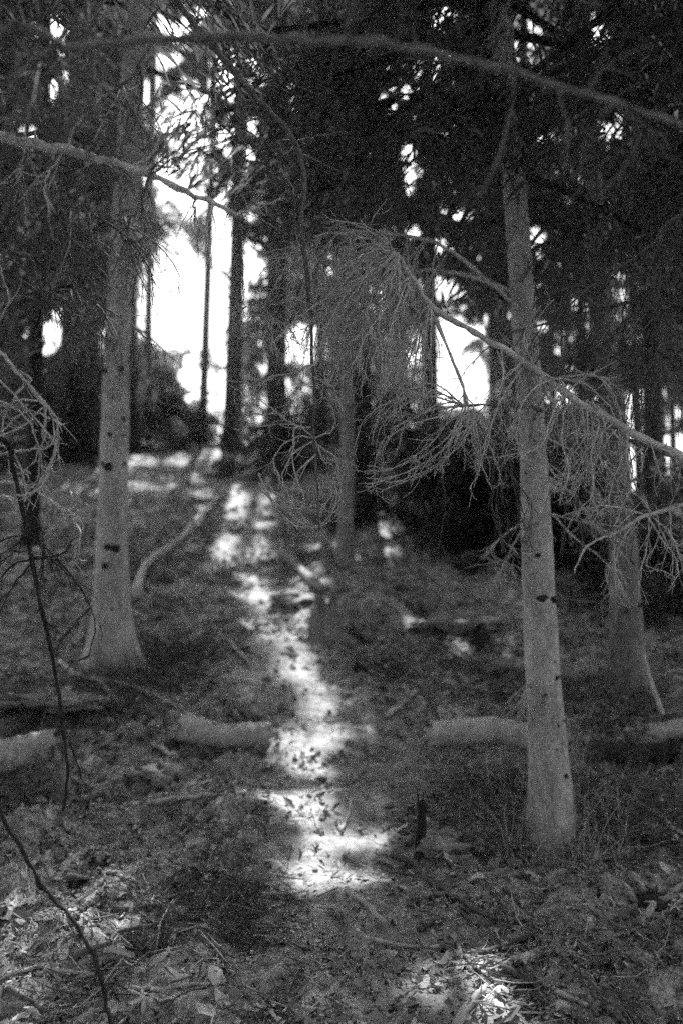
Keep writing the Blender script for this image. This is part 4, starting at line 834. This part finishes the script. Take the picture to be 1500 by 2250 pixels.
hero = [(1460, 1702, 62, 'maple', 'pale star-shaped maple leaf lying alone near the right edge'), (1040, 1938, 42, 'oval', 'bright pale leaf below the dark leaf clump'), (1160, 1935, 60, 'maple', 'large crumpled pale leaf right of the bright one'), (1170, 1905, 38, 'oval', 'upright pale leaf tip above the crumpled one'),
        (595, 1812, 38, 'oval', 'curled white leaf at the left of the sun patch'), (605, 1908, 36, 'maple', 'bright white leaf at the lower left of the sun patch'), (455, 1942, 26, 'oval', 'small round pale leaf above the twig pile'), (262, 2108, 62, 'oval', 'large pale leaf beside the thin dark stem'), (432, 2112, 42, 'maple', 'pale leaf with pointed tip below the burrow hole'),
        (390, 2052, 32, 'oval', 'pale leaf just right of the burrow hole'), (450, 2228, 58, 'oval', 'pale leaf at the bottom edge left of the middle'), (310, 2210, 60, 'maple', 'wide dull maple leaf near the bottom edge'), (1345, 1990, 42, 'maple', 'pale lobed leaf over a dark hollow at lower right'), (1145, 2122, 38, 'oval', 'bright leaf above the lower sun patch'),
        (970, 2122, 36, 'oval', 'pale leaf at the left edge of the lower sun patch'), (1092, 2055, 26, 'oval', 'small bright leaf above the dark level stick'), (975, 1890, 44, 'maple', 'pale maple leaf in the clump by the sapling stub'), (945, 1885, 36, 'maple', 'second maple leaf of the clump, against the sapling stub'), (880, 1830, 36, 'oval', 'pale leaf left of the sapling stub'),
        (978, 1837, 22, 'oval', 'small pale leaf right of the sapling stub'), (1460, 1918, 36, 'oval', 'pale leaf near the right edge above the stout stick'), (1380, 1958, 30, 'oval', 'small pale leaf left of the stout stick'), (75, 2235, 50, 'maple', 'dull leaf in the bottom left corner'), (450, 1728, 28, 'oval', 'small pale leaf right of the dark hollow'),
        (120, 1935, 34, 'oval', 'pale leaf crossed by the thin dark stem'), (1235, 2225, 46, 'oval', 'pale leaf at the bottom edge right of the middle'), (1350, 1580, 36, 'oval', 'dim pale leaf behind the nearest right trunk'), (1150, 2225, 50, 'oval', 'broad pale leaf inside the lower sun patch'), (860, 2110, 28, 'oval', 'pale leaf below the bowed pale stick'), (450, 2020 - 20, 28, 'oval', 'pale leaf resting on the twig pile')]
for (u, v, s, kd, lab) in hero:
    p = hit(u, v); d = float((p - CAM) @ FWD); put_leaf(kd, 'leaf', p[0], p[1], s * d / FOC * 1.15, lab, tilt=.3, lift=.022)
for i in range(290):
    y = 2.7 + 5.0 * rng.random() ** 1.5; x = (rng.random() * 2 - 1) * .37 * y
    if rng.random() < .75 * math.exp(-((x - float(path_x(y))) / .3) ** 2): continue
    if vnoise(x * 1.3 + 60, y * 1.3) < -.12 + .0 * x and rng.random() < .8: continue
    mm = 'leaf' if rng.random() < .5 else 'leaf_dark'; kd = 'maple' if rng.random() < .3 else 'oval'
    lab = {('leaf', 'maple'): 'small pale lobed leaf scattered on the litter', ('leaf', 'oval'): 'small pale oval leaf scattered on the litter', ('leaf_dark', 'maple'): 'small dull lobed leaf scattered on the litter', ('leaf_dark', 'oval'): 'small dull oval leaf scattered on the litter'}[mm, kd]
    put_leaf(kd, mm, x, y, .035 + .05 * rng.random(), lab, {('leaf', 'maple'): 'scattered pale lobed leaves', ('leaf', 'oval'): 'scattered pale oval leaves', ('leaf_dark', 'maple'): 'scattered dull lobed leaves', ('leaf_dark', 'oval'): 'scattered dull oval leaves'}[mm, kd])


# ------------------------------------------------------------------ thin volume added for a lens-like glow round the sky gaps
hz = bpy.data.materials.new('glow_haze'); hz.use_nodes = True; n = hz.node_tree; n.nodes.clear()
o_ = n.nodes.new('ShaderNodeOutputMaterial'); pv = n.nodes.new('ShaderNodeVolumePrincipled'); pv.inputs['Color'].default_value = g(.97)
pv.inputs['Density'].default_value = .004; pv.inputs['Anisotropy'].default_value = .95; n.links.new(pv.outputs[0], o_.inputs['Volume'])
bx = np.array([[x, y, z] for x in (-60, 60) for y in (-30, 58) for z in (-9, 32)], float)
link('glow_haze', mesh('glow_haze', bx, [np.array([[0, 1, 3, 2], [4, 6, 7, 5], [0, 4, 5, 1], [2, 3, 7, 6], [0, 2, 6, 4], [1, 5, 7, 3]])], hz, smooth=False), kind='stuff')
